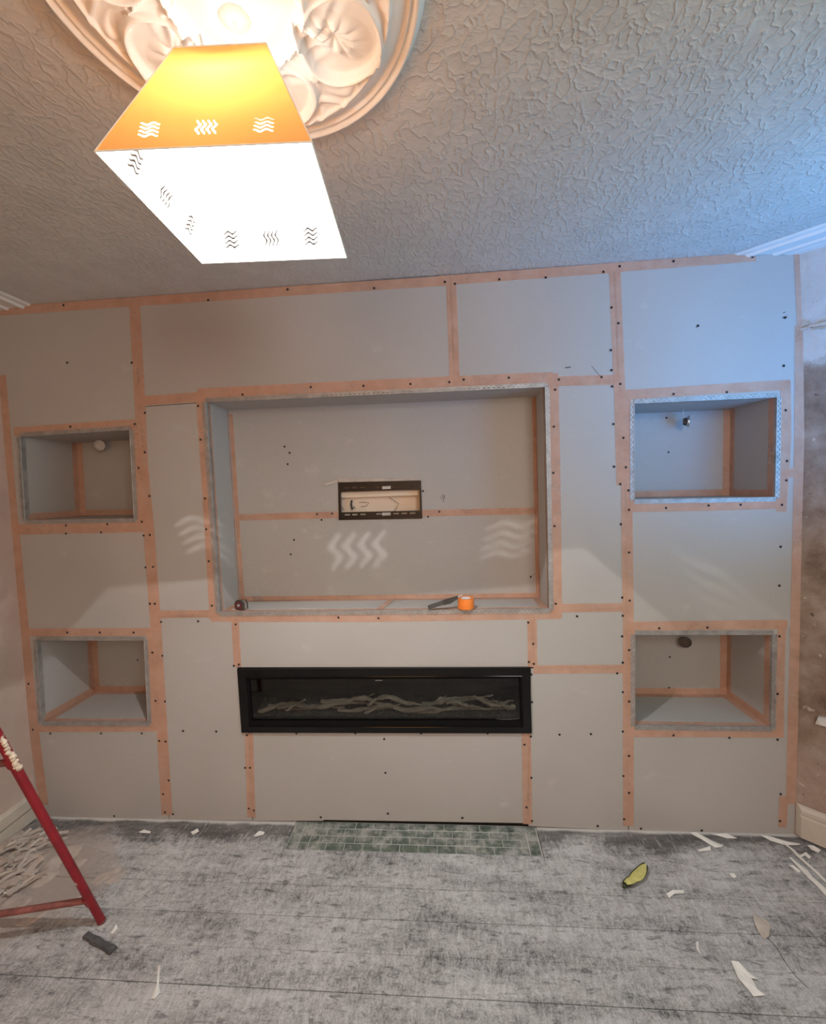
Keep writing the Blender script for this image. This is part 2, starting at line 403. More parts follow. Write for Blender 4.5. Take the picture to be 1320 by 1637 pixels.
def corner(u, v):                               # the uneven corner of board wall and bay wall
    return W(u, v)
cpts = [W(1277, 398), W(1282, 480), W(1285, 600), W(1285, 713), W(1281, 850), W(1278, 1000), W(1275, 1160), W(1271, 1283), W(1268, 1340)]
cz = sorted([(p.z, p.x) for p in cpts])
def cornerx(z):
    if z <= cz[0][0]: return cz[0][1]
    for (z0, x0), (z1, x1) in zip(cz, cz[1:]):
        if z <= z1: return x0 + (x1-x0)*(z-z0)/(z1-z0)
    return cz[-1][1]
mb = MB(); nz, ns = 80, 36
ln = .40
for i in range(nz+1):
    z = -.02 + (H+.02)*i/nz
    for j in range(ns+1):
        s = -0.02 + ln*j/ns
        p = Vector((cornerx(z), .0, z)) + SP*s*(1 if s > 0 else 1)
        rough = (random.random()-.5)*.004*min(1, max(0, j-1))
        p += SN*rough
        mb.v.append(tuple(p))
for i in range(nz):
    for j in range(ns):
        a = i*(ns+1)+j; mb.f.append((a, a+1, a+ns+2, a+ns+1))
# close its thickness
n0 = len(mb.v)
front = [(0, 0), (0, ns), (nz, ns), (nz, 0)]
bk = []
for i, j in front:
    p = Vector(mb.v[i*(ns+1)+j]) - SN*.10; mb.v.append(tuple(p)); bk.append(len(mb.v)-1)
mb.f.append(tuple(bk))
for k in range(4):
    i, j = front[k]; i2, j2 = front[(k+1) % 4]
    mb.f.append((i*(ns+1)+j, i2*(ns+1)+j2, bk[(k+1) % 4], bk[k]))
struct(mb.build('wall_right', M['right'], smooth=True))
bx = BAY.x + .02
def window_wall(name, a, b, zlo, zhi, wname):
    a, b = Vector(a), Vector(b); d = (b-a); L = d.length; d.normalize(); nrm = Vector((d.y, -d.x, 0))
    c = (a+b)/2 ; 
    if (Vector((0, -1.5, 0)) - c).dot(nrm) < 0: nrm = -nrm
    o0 = .12 if L > 1 else .08
    Z = Vector((0,0,1))
    poly = [a - Z*.02, b - Z*.02, b + Z*H, a + Z*H]
    hole = [a + d*o0 + Z*zlo, b - d*o0 + Z*zlo, b - d*o0 + Z*zhi, a + d*o0 + Z*zhi]
    struct(MB().prism(poly, -nrm*.12, [hole]).build(name, M['left']))
    wd = struct(MB().prism([hole[0]-nrm*.04, hole[1]-nrm*.04, hole[2]-nrm*.04, hole[3]-nrm*.04], -nrm*.05,
        [[hole[0]-nrm*.04+d*.05+Z*.05, hole[1]-nrm*.04-d*.05+Z*.05, hole[2]-nrm*.04-d*.05-Z*.05, hole[3]-nrm*.04+d*.05-Z*.05]]).build(wname, M['winframe']))
    zm = (zlo+zhi)/2
    p0 = a + d*o0 - nrm*.065; p1 = b - d*o0 - nrm*.065
    MB().obox((p0+p1)/2 + Z*zm, d*((p1-p0).length/2), nrm*.02, Z*.025).build('meeting_rail', M['winframe'], wd)
    MB().prism([p0+Z*(zlo+.03), p1+Z*(zlo+.03), p1+Z*(zhi-.03), p0+Z*(zhi-.03)], nrm*.004).build('glass_pane', M['pane'], wd)
window_wall('wall_bay', (bx, BAY.y, 0), (bx, -1.75, 0), 1.10, 2.42, 'window_1')
window_wall('wall_bay_side', (bx, -1.75, 0), (bx-.62, -2.37, 0), 1.10, 2.42, 'window_2')
struct(MB().box((bx-.62, -3.9, -.02), (bx-.50, -2.35, H)).build('wall_right_rear', M['left']))

# coving on the left wall and along the bay wall
def coving(name, p0, p1, nrm, size=.17, drop=.8):
    p0, p1, nrm = Vector(p0), Vector(p1), Vector(nrm)
    prof = [(0, -.16), (.03, -.15), (.05, -.10), (.056, -.15), (.066, -.15), (.072, -.085), (.115, -.07), (.122, -.13), (.134, -.13), (.140, -.055), (.158, -.055), (.168, 0), (0, 0)]
    k = size/.168; mb = MB(); n = len(prof)
    for p in (p0, p1):
        for a, h in prof: mb.v.append(tuple(p + nrm*a*k + Vector((0, 0, H + h*k*drop - .0005))))
    for i in range(n):
        j = (i+1) % n; mb.f.append((i, j, n+j, n+i))
    mb.f.append(tuple(range(n))); mb.f.append(tuple(range(n, 2*n)))
    return struct(mb.build(name, M['plaster']))
coving('trim_1', (XL, -3.7, 0), (XL, 0, 0), (1, 0, 0), .205, .12)
cr0 = Vector((XR-.02, 0, 0)) - SP*.10
coving('trim_2', Vector((XR-.02, 0.0, 0)) - SP*.26, Vector((XR-.02, 0, 0)) + SP*.38, SN, .185, .12)

# baseboards
bl = MB(); prof = [(0, .007), (.017, .007), (.017, .068), (.0135, .069), (.001, .069), (.001, .0775), (.014, .0775), (.019, .079), (.019, .128), (.012, .138), (0, .142)]
n = len(prof)
for y in (-3.74, -.0005):
    for a, z in prof: bl.v.append((XL + a, y, z + .001))
for i in range(n): bl.f.append((i, (i+1) % n, n + (i+1) % n, n + i))
bl.f += [tuple(range(n)), tuple(range(n, 2*n))]
struct(bl.build('baseboard_left', M['skirt']))
br = MB(); prof = [(0, .012), (.021, .012), (.021, .110), (.016, .114), (.016, .120), (.021, .124), (.020, .140), (.010, .152), (0, .156)]
n = len(prof); base0 = Vector((cornerx(.05), 0, 0)) - SP*.0
for s in (.006, .385):
    for a, z in prof:
        p = base0 + SP*(s + (a*.95 if s < .1 else 0)) + SN*(a + .003); br.v.append((p.x, min(p.y, -.0015), z))
for i in range(n): br.f.append((i, (i+1) % n, n + (i+1) % n, n + i))
br.f += [tuple(range(n)), tuple(range(n, 2*n))]
struct(br.build('baseboard_right', M['skirt']))

# ---------------------------------------------------------------- back wall: boards, niches, tape, beads, screws
wall = struct(MB().box((XL-.1, .46, -.05), (1.70, .55, H+.05)).box((XL-.12, .012, -.06), (XL-.02, .5, H+.05))
    .box((1.68, .10, -.05), (1.76, .5, H+.05)).box((XL-.1, .012, H), (1.75, .5, H+.06)).box((XL-.1, .03, -.1), (1.75, .5, -.03)).build('wall_back', M['cavity']))
OPEN = dict(   # clear openings, TL TR BR BL
    MN=[(329,643),(871,618.5),(878,974),(351,979)],
    UL=[(33,698),(208,687),(215,829),(41,832)],
    LL=[(59,1023),(231,1023),(237,1155),(67,1155)],
    UR=[(1013,645),(1241,635),(1238,795),(1013,799)],
    LR=[(1014,1014),(1234,1014),(1232,1163),(1014,1160)])
DEP = dict(MN=.221, UL=.329, LL=.337, UR=.306, LR=.312)
FRONT = {k: [W(*p) for p in v] for k, v in OPEN.items()}
def panel(pts, hole=None, top=None):
    poly = [p if isinstance(p, Vector) else W(*p) for p in pts]
    c = sum(poly, Vector())/len(poly)
    poly = [p + (c-p).normalized()*.0021 for p in poly]
    holes = [FRONT[h] for h in (hole or ())]
    return MB().prism(poly, (0, .0125, 0), holes).build('plasterboard_panel', M['board'], wall)
def wp(x, z): return Vector((x, 0, z))
panel([wp(XL, H), W(212,474.5), W(223,650), (238.5,846), W(17,850)], ['UL'])
panel([(17,850), (238.5,846), (246,985), (270,1311), wp(XL, 0)], ['LL'])
panel([(213,474.5), (719,440), (726,620.5), (329,643), (224,650)])
panel([(720.5,440), (980.5,420), (988,608.5), (871,618.5), (727,620.5)])
panel([(224.5,650), (329,643), (351,979), (349,983.5), (247,985.5), (239,846)])
panel([(871,618.5), (988,609), (991,768), (999,768), (1001,972), (881,977), (878,974)])
panel([(247.5,987), (350,984.5), (376,983.5), (379,1066), (387,1170), (397,1171), (403,1312), (271,1311)])
panel([(351,979.5), (878,974.5), (850,977.5), (852.5,1066), (380,1067), (377,983)])
panel([(398,1171), (846,1171), (843,1316), (516,1311), (516,1312.5), (404,1312)])
panel([(851,978.5), (1001,973.5), (1001.5,1067.5), (853,1067.5)])
panel([(848,1068.5), (1001.5,1068.5), (1004,1328), (844.5,1321), (847,1171)])
panel([(982.5,420), W(1277,398), *[Vector((cornerx(z), 0, z)) for z in (2.3, 1.77, 1.39, .95, .5, .15)], wp(cornerx(0), 0.0), (1005,1328), (1002.5,972), (1000.5,769), (993,769), (989.5,608)], ['UR', 'LR'])

def strip3(mb, p0, p1, wv, nrm, off, th=.0004):
    p0, p1, wv, nrm = Vector(p0), Vector(p1), Vector(wv)/2, Vector(nrm)
    a = [p0-wv+nrm*off, p1-wv+nrm*off, p1+wv+nrm*off, p0+wv+nrm*off]; mb.prism(a, nrm*th)
# niche linings
TAPE = [0]
def tape3(p0, p1, wv, nrm, off=.0006, par=None):
    mb = MB(); strip3(mb, p0, p1, wv, nrm, off); return mb.build('joint_tape', M['tape'], par or wall)
for k, q in FRONT.items():
    d = DEP[k]; Y = Vector((0, d, 0)); TL, TR, BR, BL = q; b0 = Vector((0, .0127, 0))
    g = [(TL, TR, Vector((0,0,.0125))), (TR, BR, Vector((.0125,0,0))), (BR, BL, Vector((0,0,-.0125))), (BL, TL, Vector((-.0125,0,0)))]
    for a, b_, v in g:
        MB().prism([a+b0, b_+b0, b_+Y, a+Y], v).build('niche_lining', M['board'], wall)
    if k != 'MN':
        e = Vector((.0125, 0, 0)); u_ = Vector((0, 0, .0125))
        MB().prism([TL-e+u_+Y, TR+e+u_+Y, BR+e-u_+Y, BL-e-u_+Y], (0, .0125, 0)).build('niche_back', M['board'], wall)
        w_ = .034; X = Vector((w_, 0, 0)); Zv = Vector((0, 0, w_)); Yv = Vector((0, w_, 0))
        I = lambda p, s, t: p + Vector((s, 0, t))
        tape3(TL+Y+X/2, BL+Y+X/2, X, (0,-1,0)); tape3(TR+Y-X/2, BR+Y-X/2, X, (0,-1,0)); tape3(BL+Y+Zv/2, BR+Y+Zv/2, Zv, (0,-1,0), .0012)
        tape3(TL+Y-Yv/2, BL+Y-Yv/2, Yv, (1,0,0)); tape3(TR+Y-Yv/2, BR+Y-Yv/2, Yv, (-1,0,0))
        tape3(BL+X/2+b0, BL+Y+X/2, X, (0,0,1)); tape3(BR-X/2+b0, BR+Y-X/2, X, (0,0,1)); tape3(BL+Y-Yv/2, BR+Y-Yv/2, Yv, (0,0,1), .0012)
        tape3(TR+Yv*.8, BR+Yv*.8, Yv, (-1,0,0), .0012)
        tape3(BL+b0+Yv*.3, BR+b0+Yv*.3, Yv*.8, (0,0,1), .0014)
        tape3(BL+Y/2+b0/2+Zv/2, BL+Y+Zv/2, Zv, (1,0,0), .0012) if False else None
        tape3(BL+b0+Zv/2, BL+Y+Zv/2, Zv, (1,0,0), .0012); tape3(BR+b0+Zv/2, BR+Y+Zv/2, Zv, (-1,0,0), .0012)
# main niche back: upper board with the television-bracket cut-out, lower board
TL, TR, BR, BL = FRONT['MN']; D = DEP['MN']; Y = Vector((0, D, 0))
jz0, jz1 = W(370, 828, D), W(863, 816.5, D)
lx, rx = TL.x-.02, TR.x+.02
jl = Vector((lx, D, jz0.z)); jr = Vector((rx, D, jz1.z))
cut = [W(540,767.5,D), W(672,765.5,D), W(674.5,819,D), W(541.5,822,D)]
def jz(x): return jl.z + (jr.z-jl.z)*(x-jl.x)/(jr.x-jl.x)
cut_ = [cut[0], cut[1], Vector((cut[2].x, D, jz(cut[2].x)+.001)), Vector((cut[3].x, D, jz(cut[3].x)+.001))]
MB().prism([Vector((lx,D,2.13)), Vector((rx,D,2.13)), jr+Vector((0,0,.001)), cut_[2], cut_[1], cut_[0], cut_[3], jl+Vector((0,0,.001))], (0,.0125,0)).build('niche_back', M['board'], wall)
lc = [W(541.5,831.5,D), W(674.5,829.5,D)]
MB().prism([jl-Vector((0,0,.001)), Vector((cut_[3].x,D,cut_[3].z-.002)), lc[0], lc[1], Vector((cut_[2].x,D,cut_[2].z-.002)), jr-Vector((0,0,.001)), Vector((rx,D,1.03)), Vector((lx,D,1.03))], (0,.0125,0)).build('niche_back', M['board'], wall)
def tapeD(pts, width, plane_y, off=.0006):
    for (a, b_) in zip(pts, pts[1:]):
        A, B = W(*a, plane_y), W(*b_, plane_y); d = (B-A).normalized(); wv = Vector((-d.z, 0, d.x))*width
        tape3(A, B, wv, (0,-1,0), off)
tapeD([(367,662),(386,961)], .034, D); tapeD([(856,634),(862,952)], .036, D, .001)
tapeD([(372,827.5),(541,823)], .034, D, .0014); tapeD([(674,820.5),(862,816.5)], .034, D, .0014)
tapeD([(381,958),(866,952)], .030, D, .0018)
fl = Vector((0,0,1)); bz = BL.z
tape3(BL+Vector((.02,.015,0)), BL+Vector((.02,D,0)), (.035,0,0), fl); tape3(BR+Vector((-.02,.015,0)), BR+Vector((-.02,D,0)), (.035,0,0), fl)
tape3(BL+Vector((0,D-.015,0)), BR+Vector((0,D-.015,0)), (0,.03,0), fl, .001)
tape3(BL+Vector((0,.024,0)), BR+Vector((0,.024,0)), (0,.026,0), fl, .0014)
pm = F(604,978,bz); tape3((pm.x,.014,bz-.000), (pm.x+.045,D,bz), (.034,0,0), fl, .0018)
tape3(TL+Vector((0,.026,0)), BL+Vector((0,.026,0)), (0,.022,0), (1,0,0)); tape3(TR+Vector((0,.026,0)), BR+Vector((0,.026,0)), (0,.026,0), (-1,0,0))
tape3(TR+Vector((0,D-.02,0)), BR+Vector((0,D-.02,0)), (0,.03,0), (-1,0,0)); tape3(TL+Vector((0,D-.016,0)), BL+Vector((0,D-.016,0)), (0,.012,0), (1,0,0))

# tape on the face of the wall: pixel polylines, width in pixels (about 340 px per metre)
tp = [([(-6,498),(120,489),(262,479)],15),([(253,480),(480,464),(712,449)],15),([(700,449),(850,438),(984,428)],15),([(978,427.5),(1090,419),(1208,409.5)],15),
 ([(215,486),(224,650),(229,760)],19),([(229,755),(238,850),(248,985),(258,1150),(267,1303)],20),
 ([(2,600),(22,840)],18),([(22,836),(40,1020),(56,1180),(70,1287)],19),
 ([(22,690),(217,677)],15),([(214,680),(226,838)],15),([(16,847),(242,842)],18),
 ([(44,1011),(246,1010)],14),([(240,1004),(248,1168)],13),([(60,1165),(256,1164)],12),
 ([(228,641),(325,634)],16),([(316,630),(600,616),(884,604)],18),([(320,632),(331,800),(342,990)],15),([(884,597),(888,800),(890,988)],16),
 ([(338,987),(600,987),(895,982)],15),([(248,982),(338,981)],13),([(889,972),(1001,971)],14),([(889,609.5),(992,607)],15),
 ([(721,455),(727,612)],16),([(982,424),(990,620),(994,776)],17),([(997,628),(1000,762)],20),([(1001,764),(1004,1000),(1004,1320)],17),
 ([(990,632),(1130,623),(1262,615)],15),([(1255,609),(1256,700),(1248,818)],15),([(1003,812),(1130,810),(1252,806)],13),([(1005,645),(1007,812)],12),
 ([(1281,399),(1285,560)],15),([(1279,520),(1278,700),(1275,860),(1267,1160),(1264,1285)],16),([(1252,1272),(1250,1322)],13),([(1250,756),(1279,756)],13),
 ([(1273,533),(1290,533)],22),
 ([(1000,1001),(1258,998)],15),([(1249,994),(1245,1178)],12),([(1004,1172),(1252,1173)],12),([(1010,1004),(1010,1170)],9),
 ([(376,990),(380,1066)],13),([(850,986),(851,1066)],15),([(398,1172),(402,1306)],15),([(841,1172),(843,1317)],15),([(852,1070),(1003,1069)],14)]
for i, (pts, wpx) in enumerate(tp):
    mb = MB(); off = .0004 + .000045*i; wd = wpx/345.0
    P = [W(*p) for p in pts]
    for j, p in enumerate(P): P[j] = Vector((min(max(p.x, XL+.001), cornerx(p.z)-.001), 0, min(max(p.z, .002), H-.001)))
    L = []; R_ = []
    for j, p in enumerate(P):
        d = (P[min(j+1, len(P)-1)] - P[max(j-1, 0)]).normalized(); n_ = Vector((-d.z, 0, d.x))*wd/2
        for lst, s in ((L, 1), (R_, -1)):
            e = p + n_*s; e.x = min(max(e.x, XL+.0005), cornerx(e.z)-.0005); e.z = min(e.z, H-.0005); e.y = -off; lst.append(e)
    for j in range(len(P)-1):
        mb.prism([L[j], L[j+1], R_[j+1], R_[j]], (0, .00003, 0))
    mb.build('joint_tape', M['tape'], wall)
# frayed mesh and filler where the boards meet the bay wall and on the left joint
rg = MB()
for _ in range(16):
    u = random.uniform(1281, 1318); v = random.uniform(514, 534)
    c = W(u, v); s = max(0, c.x - cornerx(c.z)); c = Vector((cornerx(c.z), 0, c.z)) + SP*s*.9 + SN*.006
    rg.obox(c, SP*random.uniform(.008,.022), SN*.003, Vector((0,0,random.uniform(.0015,.004))) + SP*.002)
rg.build('frayed_tape_ends', M['scrap'], wall, kind='stuff')

# perforated corner beads
def bead(a, b, out, name='corner_bead'):
    a, b, out = Vector(a), Vector(b), Vector(out).normalized(); d = (b-a); L = d.length; d.normalize()
    a = a - d*.0; mb = MB(); yo = -.0030; wd = .0185; t = .0005; N = Vector((0, 1, 0))
    def rail(o0, o1, s0=0, s1=L): 
        c = a + d*((s0+s1)/2) + out*((o0+o1)/2) + N*yo; mb.obox(c, d*((s1-s0)/2), out*((o1-o0)/2), N*t)
    rail(-.0015, .005); rail(.0078, .0125); rail(.0152, wd)
    k = int(L/.022)
    for i in range(k+1):
        s = min(i*.022, L-.006); rail(.005, .0078, s, s+.012)
        s2 = min(s+.011, L-.006); rail(.0125, .0152, s2, s2+.012)
    mb.tube([a + N*(yo-.0004) - d*.0005, b + N*(yo-.0004) + d*.0005], .0022, 6)
    c = (a+b)/2 + N*.010 - out*.0006; mb.obox(c, d*(L/2), out*.0004, N*.012)   # leg on the reveal
    return mb.build(name, M['metal'], wall)
for k, (TL_, TR_, BR_, BL_) in FRONT.items():
    bead(TL_, TR_, (0,0,1)); bead(BL_, BR_, (0,0,-1)); bead(TL_, BL_, (-1,0,0)); bead(TR_, BR_, (1,0,0))

# screws
sc = [(108,580),(211,580),(333,480),(102,488),(113,682),(216,678),(232,660),(232,723),(222,748),(239,793),(227,834),(230,856),(240,855),(106,840),(172,838),(106,853),(162,851),(317,649),(321,703),(328,797),(330,846),(334,897),
(233,907),(245,906),(240,965),(248,965),(258,994),(317,993),(339,968),(108,1011),(160,1011),(214,1011),(244,1043),(260,1048),(249,1120),(264,1121),(293,1168),(346,1169),(255,1184),(265,1185),(162,1172),(227,1172),(81,1172),(46,1093),(53,1166),(377,998),(382,1062),(374,1064),(395,1175),(392,1227),(400,1227),(398,1292),(406,1295),(270,1247),(261,1269),(264,1298),(277,1301),(183,1304),
(388,631),(497,619),(581,617),(656,614),(718,611),(741,607),(813,604),(893,607),(887,623),(885,682),(884,756),(886,841),(888,965),(541,987),(605,988),
(711,451),(727,454),(798,447),(872,444),(964,435),(977,492),(976,560),(977,592),(978,618),(961,603),(990,426),(988,517),(991,614),
(980,678),(996,700),(981,746),(1000,747),(991,774),(1004,784),(1005,815),(992,838),(1005,883),(1076,418),(1202,411),(1115,521),(1254,508),(1252,585),(1076,630),(1161,627),(1255,656),(1257,737),(1256,768),(1249,807),(1064,812),(1132,808),(1183,807),(1247,874),
(1245,936),(994,955),(1006,960),(995,984),(922,985),(994,1017),(1053,1004),(1130,1003),(1005,1039),(995,1059),(986,1076),(1245,1017),(1242,1109),(995,1106),(1005,1121),(995,1169),(1076,1175),(1165,1179),(1242,1182),(1005,1208),(996,1240),(1005,1267),(1247,1269),(997,1309),(955,1320),(1024,1324),(1121,1327),(894,1174),(944,1173),(1246,1312),
(844,995),(852,1029),(845,1058),(853,1061),(614,1181),(616,1235),(620,1300),(513,1306),(739,1307),(838,1190),(849,1243),(841,1290),(848,1177),(850,1312),(474,1172),(568,1172),(673,1172),(779,1172),(849,1078),(850,1122),(460,463),(598,461)]
ms = MB()
def screw(p, s=1.0, nrm=(0,-1,0)):
    r = .0056*s; b = len(ms.v); nrm = Vector(nrm)
    for k in range(8):
        a = math.pi*k/4; ms.v.append((p.x + r*math.cos(a), p.y, p.z + r*math.sin(a)))
    for k in range(8):
        a = math.pi*k/4; ms.v.append((p.x + r*.75*math.cos(a), p.y-.0006, p.z + r*.75*math.sin(a)))
    ms.v.append((p.x, p.y-.0001, p.z))
    for k in range(8):
        j = (k+1) % 8; ms.f.append((b+k, b+j, b+8+j, b+8+k)); ms.f.append((b+8+k, b+8+j, b+16))
for u, v in sc: screw(W(u, v) + Vector((0, -.0026, 0)))
for u, v in [(455,714),(463,724),(460,742),(470,863),(465,886),(857,681),(848,922),(507,822),(531,821),(514,831),(676,785),(684,826),(702,818)]:
    screw(W(u, v, D) + Vector((0, -.0023, 0)))
for k, u, v in [('UR',1065,668),('UR',1068,723),('LR',1070,1050),('LR',1069,1099),('LL',220,1055)]: screw(W(u, v, DEP[k]) + Vector((0, -.002, 0)), .9)
ms.build('screws', M['screw'], wall, kind='stuff')
# pencil marks and scuffs
mk = MB()
def mark(a, b, wdt, Yp=0.0):
    A, B = W(*a, Yp), W(*b, Yp); d = (B-A).normalized(); strip3(mk, A, B, Vector((-d.z, 0, d.x))*wdt, (0,-1,0), .0004)
mark((945,585),(958,600), .002); mark((903,588),(912,587), .005); mark((707,790),(709,803), .003, D); mark((704,793),(706,799), .002, D)
mark((710,791),(710,797), .004, D); mark((1112,524),(1115,521), .003); mark((1251,500),(1255,499), .003); mark((1250,508),(1258,506), .004); mark((851,920),(856,917), .002, D)
mk.build('pencil_marks', M['ink'], wall, kind='stuff')

# structure inside the cut-out
MB().box((-.75, D+.075, 1.35), (.10, D+.09, 1.90)).build('plywood_sheet', M['ply'], wall)
ba, bb = W(540,787,D+.045), W(673,783,D+.045); bc = W(540,796,D+.045)
MB().box((-.75, D+.035, bc.z), (.10, D+.075, ba.z)).build('timber_batten', M['batten'], wall)

# ================================================================ TELEVISION BRACKET
br_ = thing('television_bracket', 'black slotted steel television bracket in the cut-out of the big niche', 'bracket', W(607,799,D))
Yb = D + .012
def PB(u, v, dy=0): return W(u, v, D) + Vector((0, dy, 0))
def rail(uv0, uv1, uv2, uv3, slots, name):
    P = [PB(*p, -.004) for p in (uv0, uv1, uv2, uv3)]   # TL TR BR BL
    holes = []
    for (u0, u1, v0, v1) in slots:
        def q(u, f):
            t_ = (u-uv0[0])/(uv1[0]-uv0[0]); top = P[0].lerp(P[1], t_); bot = P[3].lerp(P[2], t_); return top.lerp(bot, f)
        holes.append([q(u0, v0), q(u1, v0), q(u1, v1), q(u0, v1)])
    o = MB().prism(P, (0, .004, 0), holes).build(name, M['bracket']); attach(br_, o); return o
sl = [(550,559),(562,571),(575,584),(601,610),(628,637),(641,650),(654,663)]
rail((541,773),(673,770),(673,783),(541,786), [(a,b,.45,.62) for a,b in sl], 'slotted_rail')
rail((542,819),(674,816),(674,826),(542,829.5), [(a+1,b+1,.30,.50) for a,b in sl], 'slotted_rail')
for P in ([PB(540.5,774,-.003), PB(543.5,774,-.003), PB(544.5,829,-.003), PB(541.5,829,-.003)], [PB(670,771,-.003), PB(673,771,-.003), PB(675,827,-.003), PB(671.5,827,-.003)]):
    attach(br_, MB().prism(P, (0, .025, 0)).build('side_bar', M['bracket']))
attach(br_, MB().prism([PB(541,771.5,-.006), PB(673,768.5,-.006), PB(673,772,-.006), PB(541,775,-.006)], (0, .02, 0)).build('top_lip', M['bracket']))
attach(br_, MB().prism([PB(542,827,-.008), PB(675,824.5,-.008), PB(675,828,-.008), PB(542,831,-.008)], (0, .02, 0)).build('bottom_lip', M['bracket']))
for (u, v) in ((618,779.5),(618,821.5)):
    c = PB(u, v, -.008); attach(br_, MB().obox(c, (.022,0,.0005), (0,.003,0), (0,0,.0075)).lathe([(0,-.004),(.003,-.004),(.003,.001)], c+Vector((.018,-.002,0)), 8, (0,1,0)).build('latch_clip', M['zinc']))
# torn paper flap, cable ends behind
o = MB(); a, b_, c = PB(540,767,-.002), PB(519,774,-.022), PB(523,776,-.020)
o.prism([a, b_, c, PB(540,770,-.001)], (0, .0008, 0)); o.prism([PB(541,765,-.003), PB(672,764,-.003), PB(672,768,-.012), PB(541,771,-.012)], (0,.0008,0))
tag(o.build('torn_paper_flap', M['scrap']), 'torn plasterboard paper flap hanging over the top of the bracket cut-out', 'paper flap')
def wire(pts, r=.0012):
    o = MB().tube([W(u, v, D+dy*.62) for u, v, dy in pts], r, 6); return o
cw = wire([(543,806,.09),(547,812,.06),(550,816,.05)]); 
tag(cw.build('cable_end', M['wire'], smooth=True), 'thin dark cable end curling at the left of the bracket cut-out', 'cable')
tag(wire([(562,800,.10),(561,806,.085),(563,815,.075),(566,811,.09)], .005).build('cable_end', M['tool'], smooth=True), 'thick grey cable tail sticking out behind the bracket, left part', 'cable')
tag(wire([(574,803,.095),(583,803,.09),(590,804,.092),(585,809,.09),(577,810,.095)]).build('cable_end', M['wire'], smooth=True), 'thin looped wire behind the middle of the bracket', 'cable')
tag(wire([(622,795,.098),(629,800,.095),(637,805,.095),(634,812,.09),(630,817,.09)]).build('cable_end', M['wire'], smooth=True), 'thin wire drooping behind the right part of the bracket', 'cable')

# ================================================================ ELECTRIC FIRE
fire = thing('electric_fire', 'long black wall-mounted electric fire with driftwood logs behind glass', 'fireplace', W(615,1170))
fo = [W(381,1068), W(846,1065.5), W(849,1170), W(388,1169)]
def inset(q, l, t, r, b):                       # TL TR BR BL in metres
    return [q[0]+Vector((l,0,-t)), q[1]+Vector((-r,0,-t)), q[2]+Vector((-r,0,b)), q[3]+Vector((l,0,b))]
dy = lambda q, y: [p + Vector((0, y, 0)) for p in q]
i1 = inset(fo, .040, .040, .038, .030); i2 = inset(fo, .052, .056, .050, .058)
attach(fire, MB().prism(dy(fo, -.014), (0, .0135, 0), [dy(i1, -.014)]).build('outer_frame', M['black']))
# sloping inner lip with a fine rounded edge
lip = MB()
A = dy(i1, -.010); B = dy(i2, -.002)
for k in range(4):
    j = (k+1) % 4; lip.add([A[k], A[j], B[j], B[k]], [(0,1,2,3)])
attach(fire, lip.build('inner_lip', M['matteblack']))
eb = MB()
for k in range(4): j = (k+1) % 4; eb.tube([A[k]+Vector((0,-.004,0)), A[j]+Vector((0,-.004,0))], .0028, 8)
attach(fire, eb.build('frame_edge', M['black'], smooth=True))
g = attach(fire, MB().prism(dy(i2, .003), (0, .004, 0)).build('glass_panel', M['fireglass']))
bxx = MB(); dd = .16
Bk = dy(i2, dd); Fr = dy(i2, .008)
for k in range(4):
    j = (k+1) % 4; bxx.add([Fr[k], Fr[j], Bk[j], Bk[k]], [(0,1,2,3)])
bxx.add(Bk, [(0,1,2,3)]); bxx.prism(dy(inset(fo, .03,.03,.03,.03), dd+.003), (0, .01, 0))
firebox = attach(fire, bxx.build('firebox', M['matte']))
mk2 = MB(); c = W(606,1085.5)+Vector((0,-.0155,0)); 
for i in range(7): mk2.obox(c+Vector(((i-3)*.0048,0,0)), (.0018,0,0), (0,.0003,0), (0,0,.0022))
attach(fire, mk2.build('maker_mark', M['logo']))
# ember bed and driftwood
bz0 = (i2[2].z+i2[3].z)/2; x0, x1 = i2[3].x, i2[2].x
bed = MB(); nx, ny = 160, 8
for i in range(nx+1):
    for j in range(ny+1):
        bed.v.append((x0+(x1-x0)*i/nx, .012+.14*j/ny, bz0 + .006 + .016*random.random()*(.3+j/ny) + .012*j/ny))
for i in range(nx):
    for j in range(ny):
        a = i*(ny+1)+j; bed.f.append((a, a+ny+1, a+ny+2, a+1))
attach(fire, bed.build('ember_bed', M['ash']))
random.seed(21)
logs = [(.02,.24,.018,.062,.0125),(.12,.22,.040,.022,.010),(.24,.30,.022,.050,.011),(.33,.26,.052,.030,.012),(.40,.20,.028,.078,.0105),(.50,.20,.070,.030,.012),
        (.56,.18,.020,.048,.009),(.62,.24,.078,.034,.0135),(.70,.30,.030,.026,.011),(.84,.22,.030,.066,.012),(.96,.17,.060,.030,.011),(.99,.20,.030,.070,.0115),
        (1.08,.20,.072,.026,.012),(1.18,.12,.030,.050,.009),(1.22,.11,.056,.026,.011),(.05,.40,.016,.022,.010),(.42,.42,.014,.020,.010),(.78,.50,.012,.020,.010),(.16,.09,.03,.052,.007),(.57,.07,.05,.072,.007),(.90,.06,.045,.070,.006)]
for (s, L, h0, h1, r) in logs:
    n = 13; pts = []; rr = []; yb = random.uniform(.03, .10); ph = random.uniform(0, 6)
    for i in range(n):
        t_ = i/(n-1)
        pts.append((min(x0+s+L*t_, x1-.02), yb + .012*math.sin(t_*5+ph), bz0 + .010 + h0+(h1-h0)*t_ + .006*math.sin(t_*9+ph) + random.uniform(-.003,.003)))
        rr.append(r*(.45+.6*math.sin(min(t_*1.15+.1, 1)*math.pi))*random.uniform(.7,1.3))
    attach(fire, MB().tube(pts, rr, 7).build('driftwood_log', M['log'], smooth=True))
random.seed(5)

